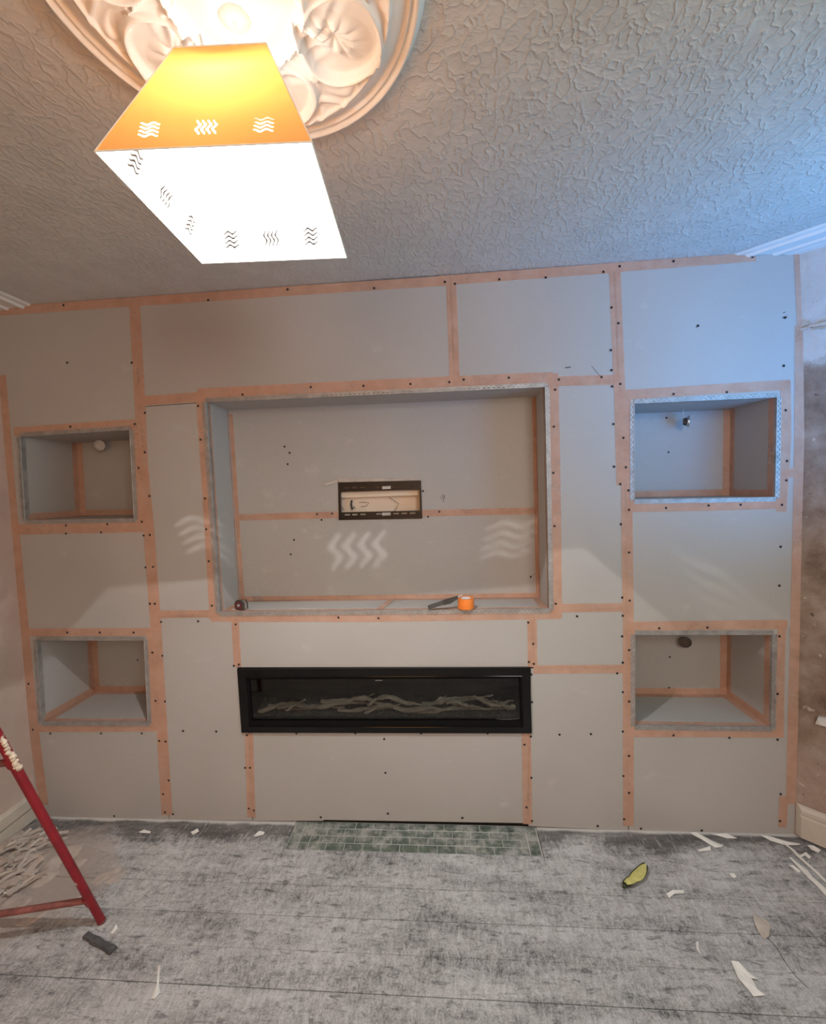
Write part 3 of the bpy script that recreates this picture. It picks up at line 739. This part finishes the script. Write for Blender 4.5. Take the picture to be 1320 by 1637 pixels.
# ================================================================ DOWNLIGHTS HANGING IN THE SMALL NICHES
def downlight(label, key, u, v, depth, nrm, face, r=.029, ring=None):
    c = W(u, v, depth); nrm = Vector(nrm).normalized(); top = FRONT[key][0].lerp(FRONT[key][1], (c.x-FRONT[key][0].x)/(FRONT[key][1].x-FRONT[key][0].x)).z
    t = thing('hanging_downlight', label, 'spotlight', c)
    attach(t, MB().lathe([(r-.005,.003),(r,.003),(r+.001,0),(r,-.004),(r-.004,-.006),(r-.006,-.002)], c, 28, nrm).build('trim_ring', ring or M['white'], smooth=True))
    attach(t, MB().lathe([(0,-.001),(r-.005,-.001)], c, 28, nrm).build('lens', face))
    attach(t, MB().lathe([(0,-.022),(r*.55,-.022),(r*.7,-.006),(r*.9,-.004)], c, 20, nrm).build('can_body', M['tool'], smooth=True))
    p = c - nrm*.022
    attach(t, MB().tube([p, p+Vector((0,.0,.012)), Vector((p.x,p.y,top))], .0018, 6).build('flex', M['cord'], smooth=True))
downlight('small downlight with bright rim dangling in the upper left niche', 'UL', 159.5, 712, .26, (.15,-1,-.12), M['frost'], ring=M['chrome'])
downlight('edge-on downlight dangling on its flex in the upper right niche', 'UR', 1100, 674, .22, (.95,-.42,-.05), M['white'], ring=M['chrome'])
downlight('dark-faced downlight dangling in the lower right niche', 'LR', 1095, 1027, .27, (-.30,-1,-.15), M['cavity'], ring=M['grey'])
downlight('downlight just peeping below the top edge of the lower left niche', 'LL', 184, 1014.5, .20, (0,-.5,-1), M['cavity'], r=.025, ring=M['grey'])

# ================================================================ PENDANT LAMP AND CEILING ROSE
RC = Vector((-.365, -1.19)); RR = .363
nr, na = 150, 576
rv = []; 
def sst(a, b, x):
    t_ = min(1, max(0, (x-a)/(b-a))); return t_*t_*(3-2*t_)
def ridge(x, c, w_): 
    d_ = (x-c)/w_; return math.exp(-d_*d_)
def rose_h(r, a):
    h = .010*(1-sst(.97, 1.0, r))
    h += .010*ridge(r, .955, .018) + .006*ridge(r, .915, .010)
    h += .006*ridge(r, .80, .012) + .010*sst(.905, .82, r)
    N = 6; ph = (a*N/(2*math.pi)) % 1.0; s = abs(ph-.5)*2          # 0 mid-sector .. 1 between sectors
    if r < .82:
        f = (r-.30)/.5; 
        if 0 < f < 1.02:
            wdt = math.sin(min(1, max(0, f))*math.pi)**.6            # lens-shaped panel
            edge = s - wdt*.86
            h += .011*math.exp(-(edge/.085)**2)                     # ribbon round the panel
            h -= .006*(1-sst(-.14, .0, edge))
            if edge < -.06:                                         # shell and leaves inside the panel
                fx, fy = (ph-.5)*2.2, f-.62
                ang = math.atan2(fx, fy+.16); rad = math.hypot(fx, fy+.16)
                h += .010*max(0, 1-abs(rad-.22)/.24)*(.45+.55*abs(math.cos(ang*5.5)))
                h += .008*ridge(math.hypot(fx, f-.22), 0, .10) + .004*math.sin(f*34+fx*8)*ridge(f, .25, .2)
            else:                                                   # scrolling acanthus between panels
                g_ = math.sin(f*22 + 3*math.sin(ph*2*math.pi*2))*math.cos(ph*2*math.pi*3+f*6)
                if edge > .10: h += .005*max(0, g_) + .004*ridge(f, .55, .12)*abs(math.cos(ph*18))
    h += .010*ridge(r, .36, .022)
    if r < .36: h += .004 + .012*sst(.34, .05, r)
    return h
for i in range(nr+1):
    r = i/nr
    for k in range(na):
        a = 2*math.pi*k/na; rv.append((RC.x+RR*r*math.cos(a), RC.y+RR*r*math.sin(a), H - .0004 - rose_h(r, a)*1.35 if i < nr else H-.0002))
rf = []
for i in range(nr):
    for k in range(na):
        k2 = (k+1) % na; rf.append((i*na+k, i*na+k2, (i+1)*na+k2, (i+1)*na+k))
rm = MB(); rm.v = rv; rm.f = rf
rose = rm.build('ceiling_rose', M['plaster'], smooth=False)
rose.data.polygons.foreach_set('use_smooth', [True]*len(rose.data.polygons))
tag(rose, 'large white moulded plaster ceiling rose above the square lampshade', 'ceiling rose')

LC = Vector((-.380, -1.149, 0)); ZB = 2.203; ZT = 2.444; SB = .1745; ST = .0825; ROT = .065
lamp = thing('pendant_lamp', 'square tapered orange-glowing card pendant lampshade with wavy cut-outs', 'lamp', (LC.x, LC.y, ZT))
def LP(x, y, z): c_, s_ = math.cos(ROT), math.sin(ROT); return Vector((LC.x + x*c_ - y*s_, LC.y + x*s_ + y*c_, z))
bossC = Vector((-.372, -1.170, H-.022))
attach(lamp, MB().lathe([(0,-.034),(.012,-.033),(.030,-.026),(.038,-.014),(.040,0),(.040,.008)], bossC, 28).build('ceiling_cup', M['boss'], smooth=True))
attach(lamp, MB().tube([bossC+Vector((0,0,-.032)), LP(0,0,ZT-.002)], .0026, 8).build('flex', M['cord'], smooth=True))
attach(lamp, MB().lathe([(.004,.03),(.010,.028),(.014,.0),(.014,-.022),(.0,-.022)], (LC.x, LC.y, ZT-.022), 18).build('lamp_holder', M['white'], smooth=True))
ZL = 2.366
attach(lamp, MB().lathe([(.010,.030),(.012,.020),(.026,-.004),(.030,-.022),(.024,-.042),(.012,-.052),(0,-.054)], (LC.x, LC.y, ZL), 20).build('bulb', M['bulb'], smooth=True))
sp = MB()
for dx, dy_ in ((1,1),(-1,1),(1,-1),(-1,-1)): sp.tube([LP(0,0,ZT-.006), LP(dx*ST*.98, dy_*ST*.98, ZT-.003)], .0012, 6)
attach(lamp, sp.build('shade_carrier', M['zinc']))
def wavy(cx, cy, horiz, mirror):
    out = []; n = 10; Lh = .0165; th_ = .0020
    for k in range(4):
        o_ = (k-1.5)*.0090; top = []; bot = []
        for i in range(n+1):
            t_ = -1 + 2*i/n; wv = .0028*math.sin(t_*math.pi*1.6 + (1.2 if mirror else 0)); tk = th_*(.45+.75*math.cos(t_*1.35))
            top.append((t_*Lh, o_+wv+tk)); bot.append((t_*Lh, o_+wv-tk))
        loop = bot + top[::-1]
        if not horiz: loop = [(y_, x_) for x_, y_ in loop][::-1]
        out.append([(cx+x_, cy+y_) for x_, y_ in loop])
    return out
sh = MB()
for f in range(4):
    ca, sa = [(1,0),(0,1),(-1,0),(0,-1)][f]
    def P(s, t_):                                  # s across the face in metres, t_ metres up the slant
        L = math.hypot(ZT-ZB, SB-ST); q = t_/L; out_ = SB + (ST-SB)*q; z = ZB + (ZT-ZB)*q
        x, y = s, -out_; return LP(x*ca - y*sa, x*sa + y*ca, z)
    L = math.hypot(ZT-ZB, SB-ST)
    poly = [(-SB,0),(SB,0),(ST,L),(-ST,L)]
    holes = []
    for cx_, hz in ((-.094,True),(.0,False),(.094,True)): holes += wavy(cx_, .046, hz, f % 2)
    loops = [[Vector((a, b_, 0)) for a, b_ in l] for l in [poly]+holes]
    flat = [p for l in loops for p in l]; tr = tessellate_polygon(loops)
    sh.add([P(p.x, p.y) for p in flat], [tuple(t_) for t_ in tr])
so = sh.build('lamp_shade', M['shade']); attach(lamp, so)
for p in so.data.polygons:                       # the orange face outwards, the cream one inwards
    c_ = p.center - Vector((LC.x, LC.y, p.center.z))
    if p.normal.dot(c_) < 0: p.flip()
so.data.update()
ed = MB()
cb = [LP(x*SB, y*SB, ZB) for x, y in ((-1,-1),(1,-1),(1,1),(-1,1))]; ct = [LP(x*ST, y*ST, ZT) for x, y in ((-1,-1),(1,-1),(1,1),(-1,1))]
for k in range(4):
    j = (k+1) % 4; ed.tube([cb[k], cb[j]], .0014, 6); ed.tube([ct[k], ct[j]], .0014, 6); ed.tube([cb[k], ct[k]], .0011, 6)
attach(lamp, ed.build('shade_binding', M['scrapw']))
ld = bpy.data.lights.new('bulb_light', 'POINT'); ld.energy = LAMP_POWER; ld.color = LAMP_COLOR; ld.shadow_soft_size = .0018
lo = bpy.data.objects.new('bulb_light', ld); COL.objects.link(lo); lo.location = (LC.x, LC.y, ZL); attach(lamp, lo)
# bulb photometry: the cap and holder keep most light from going straight up
ld.use_nodes = True; nt = ld.node_tree; em = nt.nodes['Emission']
tc = nt.nodes.new('ShaderNodeTexCoord'); sx = nt.nodes.new('ShaderNodeSeparateXYZ'); nt.links.new(tc.outputs['Normal'], sx.inputs[0])
cr = nt.nodes.new('ShaderNodeValToRGB'); e = cr.color_ramp.elements
zz = nt.nodes.new('ShaderNodeMapRange'); zz.inputs['From Min'].default_value = -1; zz.inputs['From Max'].default_value = 1
nt.links.new(sx.outputs['Z'], zz.inputs['Value']); nt.links.new(zz.outputs[0], cr.inputs[0])
e[0].position = .12; e[0].color = (1, 1, 1, 1); e[1].position = .17; e[1].color = (.62, .62, .62, 1)
for p, v in ((.60, .62), (.80, .0035)):
    q = cr.color_ramp.elements.new(p); q.color = (v, v, v, 1)
st = nt.nodes.new('ShaderNodeMath'); st.operation = 'MULTIPLY'; st.inputs[1].default_value = 1.62
nt.links.new(cr.outputs[0], st.inputs[0]); nt.links.new(st.outputs[0], em.inputs['Strength'])

# ================================================================ THINGS IN THE BIG NICHE
nz_ = bz + .0022
# tape measure
c = F(386, 974, nz_); tm = thing('tape_measure', 'small dark chrome-sided tape measure at the left end of the big niche shelf', 'tape measure', c)
ang = math.radians(-25); ex = Vector((math.cos(ang), math.sin(ang), 0)); ey = Vector((-math.sin(ang), math.cos(ang), 0)); ez = Vector((0,0,1))
def rbox(mb, c, ex, ey, ez, hx, hy, hz, ch):      # chamfered outline in the ex/ez plane, thick along ey
    o = [(-hx+ch,-hz),(hx-ch*.5,-hz),(hx,-hz+ch*.5),(hx,hz-ch*1.4),(hx-ch*1.4,hz),(-hx+ch*1.4,hz),(-hx,hz-ch*1.4),(-hx,-hz+ch)]
    mb.prism([c + ex*a + ez*b_ - ey*hy for a, b_ in o], ey*2*hy); return mb
cc = c + ez*.0235
attach(tm, rbox(MB(), cc, ex, ey, ez, .030, .016, .0235, .010).build('case', M['tool']))
attach(tm, rbox(MB(), cc - ey*.0165, ex, ey, ez, .022, .0012, .017, .007).build('side_plate', M['maroon']))
attach(tm, MB().lathe([(0,-.003),(.008,-.003),(.009,0)], cc - ey*.017, 16, ey).build('hub_disc', M['chrome']))
attach(tm, rbox(MB(), cc + ex*.001, ex, ey, ez, .0312, .005, .0245, .010).build('edge_band', M['chrome']))
attach(tm, MB().obox(c - ex*.031 + ez*.006, ex*.003, ey*.006, ez*.003).build('tape_hook', M['chrome']))
# orange tape roll
c = F(745, 973, nz_) + Vector((0, .012, 0)); c = Vector((c.x, c.y, nz_)); tr_ = thing('tape_roll', 'roll of bright orange tape standing on the big niche shelf', 'tape roll', c)
attach(tr_, MB().lathe([(.024,0),(.0375,0),(.038,.002),(.038,.046),(.0375,.048),(.024,.048),(.024,0)], c, 36).build('tape_winding', M['orange'], smooth=True))
attach(tr_, MB().lathe([(.0215,.001),(.0238,.001),(.0238,.0475),(.0215,.0475),(.0215,.001)], c, 36).build('card_core', M['white'], smooth=True))
# utility knife leaning on the roll
k0 = F(684, 974, nz_); k0.z = nz_ + .010; k1 = W(732, 957, c.y - .02); k1 = Vector((c.x - .036, c.y - .004, nz_ + .053))
kn = thing('utility_knife', 'grey metal utility knife leaning on the orange tape roll', 'knife', (k0.x, k0.y, nz_))
d = (k1-k0); Lk = d.length; d.normalize(); sd = d.cross(Vector((0,0,1))).normalized(); upk = sd.cross(d)
def kp(s, a, b_=0): return k0 + d*(s*Lk) + upk*a + sd*b_
attach(kn, MB().prism([kp(0,-.008), kp(.04,-.010), kp(.45,-.009), kp(.5,-.012), kp(.5,.010), kp(.40,.009), kp(.03,.009), kp(0,.006)], sd*.012).build('handle', M['toolgrey']))
hs = MB()
for a in (.10, .20, .30): hs.prism([kp(a,-.004,-.0006), kp(a+.07,-.004,-.0006), kp(a+.07,.003,-.0006), kp(a,.003,-.0006)], sd*.0006)
attach(kn, hs.build('grip_slot', M['screw']))
attach(kn, MB().prism([kp(.5,-.012), kp(.70,-.016), kp(.95,-.006), kp(1.0,.002), kp(1.0,.008), kp(.7,.010), kp(.5,.010)], sd*.010).build('body', M['tool']))
attach(kn, MB().prism([kp(1.0,-.002,.004), kp(1.16,.004,.004), kp(1.12,.008,.004), kp(1.0,.008,.004)], sd*.0012).build('blade', M['zinc']))

# ================================================================ RED STEPLADDER
lad = thing('stepladder', 'red metal stepladder spattered with plaster at the left edge', 'ladder', F(165,1478))
f0 = F(163, 1474)
d1 = ray(0, 1183); tpt = CAM + d1*((-.78 - CAM.y)/d1.y)           # the leg leans towards the camera as it climbs
dv = (tpt - Vector((f0.x, f0.y, 0))); dv.normalize()
legL = 1.55/dv.z
side = None
r0 = CAM + ray(137, 1444)*((f0.y-.02 - CAM.y)/ray(137, 1444).y)
sdir = Vector((-.80, -.18, 0)).normalized(); wid = .42
def leg_pts(base, d_, L_): return [base + d_*L_*t_ for t_ in (0, .3, .6, 1)]
bA = Vector((f0.x, f0.y, .002)); bB = bA + sdir*wid
dB = dv.copy()
hor = Vector((dv.x, dv.y, 0)).normalized() if Vector((dv.x, dv.y, 0)).length > .01 else Vector((0,-1,0))
for b_ in (bA, bB):
    lg = attach(lad, MB().tube(leg_pts(b_, dv, legL), .0140, 14).build('leg', M['ladder'], smooth=True))
    MB().lathe([(0,-.001),(.0145,-.001),(.0155,.004),(.0148,.012)], b_, 14, dv).build('foot_cap', M['dustyred'], lg, smooth=True)
    if b_ is bA: first_leg = lg
def legz(u, v):      # parameter on the leg nearest to a pixel ray (approx by height)
    best = min(range(0, 1000), key=lambda i: ((bA + dv*legL*i/1000 - CAM).cross(ray(u, v).normalized())).length); return legL*best/1000
for s_ in (legz(137,1444), legz(14,1222)):
    a = bA + dv*s_; b2 = bB + dv*s_
    attach(lad, MB().tube([a, b2], .0115, 12).build('crossbar', M['dustyred'], smooth=True))
    attach(lad, MB().tube([a + sdir*.006 - dv*.018, a + sdir*.006 + dv*.018], [.0138,.0155], 12).build('joint_sleeve', M['ladder'], smooth=True))
smin, smax = legz(24,1231), legz(6,1182)
sp_ = MB()
for i in range(26):
    t_ = i/25; q_ = bA + dv*(smin+(smax-smin)*t_) + Vector((.011,-.004,.004)) + Vector((random.uniform(-.004,.004),random.uniform(-.003,.003),0))
    rr_ = random.uniform(.007,.0125)*(1-.5*abs(t_-.35)); sp_.lathe([(0,-rr_*.9),(rr_*.7,-rr_*.6),(rr_,0),(rr_*.7,rr_*.6),(0,rr_*.9)], q_, 8, dv)
sp_.build('plaster_splash', M['splash'], first_leg, smooth=True, kind='stuff')
topm = bA + dv*legL
fdir = Vector((sdir.y, -sdir.x, 0)); fdir = fdir if fdir.dot(Vector((dv.x, dv.y, 0))) > 0 else -fdir
bC = Vector((topm.x, topm.y, 0)) + Vector((dv.x, dv.y, 0)).normalized()*.42 + sdir*.0
for b_, t_ in ((bC, topm), (bC + sdir*wid, bB + dv*legL)):
    b_ = Vector((b_.x, b_.y, .004))
    attach(lad, MB().tube([b_, t_], .0165, 14).build('leg', M['ladder'], smooth=True))
for q in (.25, .5, .75, 1.0):
    p = bC.lerp(topm, q); pc = p + sdir*wid/2
    attach(lad, MB().obox(pc, sdir*wid/2, Vector((dv.x, dv.y, 0)).normalized()*.05, Vector((0,0,.012))).build('tread', M['ladder']))

# ================================================================ SOCKET / WHITE BOX ON THE BAY WALL
dS = ray(1311, 1150); base = Vector((cornerx(.5), 0, 0)); tS = (base - CAM).dot(SN)/dS.dot(SN); pS = CAM + dS*tS
sk = MB().obox(pS + SN*.012 + SP*.035, SP*.045, SN*.012, Vector((0,0,.016)) + SP*.004).obox(pS + SN*.018 + SP*.035 + Vector((0,0,-.002)), SP*.040, SN*.012, Vector((0,0,.012)))
tag(sk.build('cable_box', M['white']), 'white plastic cable box on the brown bay wall', 'cable box')

# ================================================================ DEBRIS ON THE FLOOR
def flake(name, pts, label, cat, mat, lift=.004, curl=.006, group=None, th=.0012):
    P = [F(u, v) for u, v in pts]; c = sum(P, Vector())/len(P)
    # fan of triangles with the rim resting on the floor and the middle or ends lifted
    v = []; n = len(P)
    for i, p in enumerate(P): v.append(Vector((p.x, p.y, .0022 + (curl if i % 3 == 1 else 0))))
    v.append(Vector((c.x, c.y, .0022 + lift)))
    mb = MB(); b = v + [p + Vector((0,0,th)) for p in v]; m = n+1
    fs = []
    for i in range(n):
        j = (i+1) % n; fs += [(i, n, j), (i+m, j+m, n+m), (i, j, j+m, i+m)]
    mb.add(b, fs); return tag(mb.build(name, mat), label, cat, group)
fl_ = [
 ('paint_flake', [(1103,1332),(1112,1333),(1140,1346),(1156,1352),(1154,1357),(1143,1356),(1120,1342),(1106,1337)], 'long white club-shaped paint flake by the wall foot, right of the hearth', 'paint flake', 'scrapw'),
 ('paint_flake', [(1115,1359),(1135,1356),(1136,1360),(1118,1362)], 'short white paint flake in front of the club-shaped flake', 'paint flake', 'scrapw'),
 ('paint_flake', [(1164,1397),(1173,1399),(1177,1403),(1172,1405),(1166,1401)], 'tiny oval white flake in the middle of the right floor', 'paint flake', 'scrapw'),
 ('paint_flake', [(1065,1430),(1075,1426),(1092,1424),(1094,1429),(1078,1432),(1069,1437)], 'white curled flake to the right of the yellow peel', 'paint flake', 'scrapw'),
 ('wallpaper_scrap', [(1168,1537),(1180,1541),(1195,1554),(1213,1567),(1207,1569),(1190,1562),(1172,1546)], 'upper narrow half of the folded cream wallpaper scrap, right front', 'wallpaper scrap', 'scrapw'),
 ('wallpaper_scrap', [(1170,1542),(1183,1555),(1200,1564),(1212,1585),(1222,1595),(1204,1594),(1195,1582),(1180,1568)], 'lower wide half of the folded cream wallpaper scrap, right front', 'wallpaper scrap', 'scrapw'),
 ('wallpaper_scrap', [(1203,1460),(1212,1470),(1226,1473),(1231,1482),(1229,1500),(1222,1503),(1212,1491),(1205,1476)], 'grey leaf-shaped wallpaper scrap on the right front floor', 'wallpaper scrap', 'scrap'),
 ('paint_flake', [(1112,1508),(1116,1508),(1117,1517),(1121,1527),(1118,1527),(1113,1518)], 'tiny white zigzag flake left of the leaf-shaped scrap', 'paint flake', 'scrapw'),
 ('paint_flake', [(252,1546),(256,1546),(254,1575),(256,1588),(247,1601),(241,1598),(250,1585),(251,1570)], 'thin white hooked paint strip alone on the left front floor', 'paint flake', 'scrapw'),
 ('paint_flake', [(222,1331),(230,1329),(241,1330),(240,1333),(224,1334)], 'white flake near the wall foot right of the ladder leg', 'paint flake', 'scrapw'),
 ('paint_flake', [(305,1331),(316,1327),(318,1330),(308,1335)], 'small pale flake by the wall foot, second right of the ladder', 'paint flake', 'scrapw'),
 ('paint_flake', [(405,1338),(414,1331),(423,1331),(421,1335),(410,1340)], 'small pale flake by the wall foot, left of the hearth', 'paint flake', 'scrapw'),
 ('paint_flake', [(176,1493),(186,1481),(188,1485),(180,1494)], 'small pale flake beside the ladder foot', 'paint flake', 'scrapw'),
 ('paint_flake', [(1260,1384),(1268,1386),(1280,1394),(1276,1396),(1264,1389)], 'short white flake left of the two long strips at the right wall', 'paint flake', 'scrapw'),
 ('paint_flake', [(1277,1369),(1288,1365),(1296,1371),(1293,1374),(1287,1369),(1279,1372)], 'curled white flake beside the right baseboard', 'paint flake', 'scrapw'),
 ('wallpaper_scrap', [(1215,1336),(1230,1340),(1258,1346),(1280,1350),(1276,1354),(1255,1352),(1232,1345)], 'long pale scrap lying along the right wall foot', 'wallpaper scrap', 'scrapw'),
 ('wallpaper_scrap', [(1290,1352),(1300,1355),(1312,1360),(1308,1364),(1296,1361)], 'crumpled pale scrap touching the right baseboard', 'wallpaper scrap', 'scrapw'),
 ('wallpaper_scrap', [(1138,1334),(1160,1335),(1178,1341),(1162,1341)], 'thin white sliver by the wall foot, far right', 'wallpaper scrap', 'scrapw'),
]
for nm, pts, lab, cat, mt in fl_: flake(nm, pts, lab, cat, M[mt])
def lath(u0, v0, u1, v1, w_, label, z=.004):
    a, b_ = F(u0, v0), F(u1, v1); d = (b_-a); L = d.length; d.normalize(); s = Vector((-d.y, d.x, 0))
    n = 7; mb = MB(); up = []; 
    for i in range(n):
        t_ = i/(n-1); p = a + d*L*t_ + s*random.uniform(-.003,.003); ww = w_*(.45+.6*min(1, t_*3))*random.uniform(.85,1.1)
        up.append((p - s*ww/2, p + s*ww/2, .003 + z*(.5+.5*math.sin(t_*5))))
    for i, (l, r, h) in enumerate(up):
        mb.v += [(l.x, l.y, h), (r.x, r.y, h), (r.x, r.y, h+.004), (l.x, l.y, h+.004)]
    for i in range(n-1):
        k = i*4
        for q in range(4): mb.f.append((k+q, k+(q+1) % 4, k+4+(q+1) % 4, k+4+q))
    mb.f += [(0,1,2,3), tuple(range((n-1)*4, n*4))]
    return tag(mb.build('wood_strip', M['scrapw']), label, 'wood strip')
lath(1252, 1349, 1330, 1420, .010, 'thin pale strip by the right wall, the one nearer the baseboard')
lath(1263, 1373, 1335, 1445, .020, 'wider pale strip by the right wall, in front of the thin one')
tag(MB().tube([F(1226,1500)+Vector((0,0,.003)), F(1240,1515)+Vector((0,0,.004)), F(1255,1540)+Vector((0,0,.003)), F(1272,1562)+Vector((0,0,.003)), F(1290,1580)+Vector((0,0,.003))], .0008, 6).build('thin_wire', M['wire'], smooth=True), 'thin dark wire trailing from the leaf-shaped scrap', 'wire')
# yellow-green peel
pc = F(1015, 1406); pe = thing('fruit_peel', 'yellow-green boat-shaped fruit peel on the bare floor right of the hearth', 'peel', (pc.x, pc.y, .002))
a, b_ = F(999, 1419), F(1031, 1388); d = b_-a; L = d.length; d.normalize(); s = Vector((-d.y, d.x, 0))
def boat(z0, z1, k, name, mt):
    mb = MB(); n, m_ = 14, 8
    for i in range(n+1):
        t_ = i/n; wd = .021*k*math.sin(min(1, max(0, t_*.94+.04))*math.pi)**.5*(1-.35*math.exp(-((t_-.28)/.09)**2)*.6)
        for j in range(m_+1):
            q = -1+2*j/m_; p = a.lerp(b_, (t_-.5)*k+.5) + s*wd*q + s*.010*math.sin(t_*math.pi)*-1
            mb.v.append((p.x, p.y, z0 + (z1-z0)*(q*q if name == 'skin' else .75+.25*(1-q*q))))
    for i in range(n):
        for j in range(m_):
            e = i*(m_+1)+j; mb.f.append((e, e+1, e+m_+2, e+m_+1))
    return attach(pe, mb.build(name, mt, smooth=True))
boat(.0025, .020, 1.10, 'skin', M['peelrim']); boat(.006, .021, .98, 'flesh', M['peel'])
attach(pe, MB().tube([a - d*.002 + Vector((0,0,.010)), a - d*.014 + Vector((0,0,.010))], [.008,.005], 8).build('stem_end', M['peelrim'], smooth=True))
# dark sanding block / broken strip
a, b_ = F(137, 1497), F(182, 1522); d = b_-a; L = d.length; d.normalize(); s = Vector((-d.y, d.x, 0)); c = (a+b_)/2
blk = MB(); nseg = 10
for i in range(nseg+1):
    p = a + d*L*i/nseg; ww = .013*random.uniform(.85, 1.15); hh = .011*random.uniform(.7, 1.1)
    for q, zz in ((-1,.002),(1,.002),(.8,.002+hh),(-.8,.002+hh)): e = p + s*ww*q; blk.v.append((e.x, e.y, zz))
for i in range(nseg):
    for q in range(4): blk.f.append((i*4+q, i*4+(q+1) % 4, i*4+4+(q+1) % 4, i*4+4+q))
blk.f += [(0,1,2,3), tuple(range(nseg*4, nseg*4+4))]
tag(blk.build('foam_strip', M['grey']), 'dark grey crumbling foam strip on the floor in front of the ladder foot', 'foam strip')
# heap of powder (stuff) and torn wallpaper strips in the left corner
hp = MB(); nx, ny = 120, 80
hx0, hx1, hy0, hy1 = XL+.02, -1.32, -.80, -.10
import mathutils
def hgt(x, y):
    q = 1 - (((x+2.10)/.50)**2 + ((y+.38)/.30)**2)
    nse = mathutils.noise.fractal(Vector((x*9, y*9, 1.3)), 1.0, 2.0, 5)
    return .020*q + .026*nse - .006
for i in range(nx+1):
    for j in range(ny+1):
        x = hx0+(hx1-hx0)*i/nx; y = hy0+(hy1-hy0)*j/ny; hp.v.append((x, y, max(-.004, hgt(x, y))))
for i in range(nx):
    for j in range(ny):
        a = i*(ny+1)+j; q4 = (a, a+ny+1, a+ny+2, a+1)
        if max(hp.v[t_][2] for t_ in q4) > -.0035: hp.f.append(q4)
o = hp.build('plaster_rubble', M['dust'], smooth=True, kind='stuff'); tag(o, 'heap of pinkish plaster powder in the left corner under the ladder', 'rubble')
def strip_obj(c, ang, L, w_, tilt, bend, mat):
    n = 8; mb = MB(); d = Vector((math.cos(ang), math.sin(ang), 0)); s = Vector((-d.y, d.x, 0)); ed_ = []
    for i in range(n+1):
        t_ = i/n - .5; p = c + d*L*t_ + Vector((0,0, .012 + tilt*(t_+.5) + bend*(t_*t_)*4)) + s*.008*math.sin(t_*7)
        ww = w_/2*(1 - .55*abs(t_)**1.5*random.uniform(.8,1.5)); ed_.append((p - s*ww, p + s*ww + Vector((0,0,.006))))
    for l, r in ed_: mb.v += [tuple(l), tuple(r), tuple(r+Vector((0,0,.0012))), tuple(l+Vector((0,0,.0012)))]
    for i in range(n):
        for q in range(4): mb.f.append((i*4+q, i*4+(q+1) % 4, i*4+4+(q+1) % 4, i*4+4+q))
    mb.f += [(0,1,2,3), tuple(range(n*4, n*4+4))]
    return mb.build('wallpaper_strip', mat)
for i in range(64):
    u, v = random.uniform(-20, 82), random.uniform(1343, 1436)
    if u + (v-1343)*.45 > 92: u -= 55
    c = F(u, v); c.x = max(c.x, XL+.09)
    c.z = max(.0, hgt(c.x, c.y)) + .0006*(i % 9)
    o = strip_obj(c, math.radians(random.gauss(40, 18)), random.uniform(.04, .17), random.choice((.005, .008, .012, .02, .034)), random.uniform(-.004, .022), random.uniform(-.008, .016), M['dust'] if i % 3 else M['scrap'])
    tag(o, 'torn beige wallpaper strip in the heap beside the left wall', 'wallpaper strip', 'torn wallpaper strips in the left corner heap')
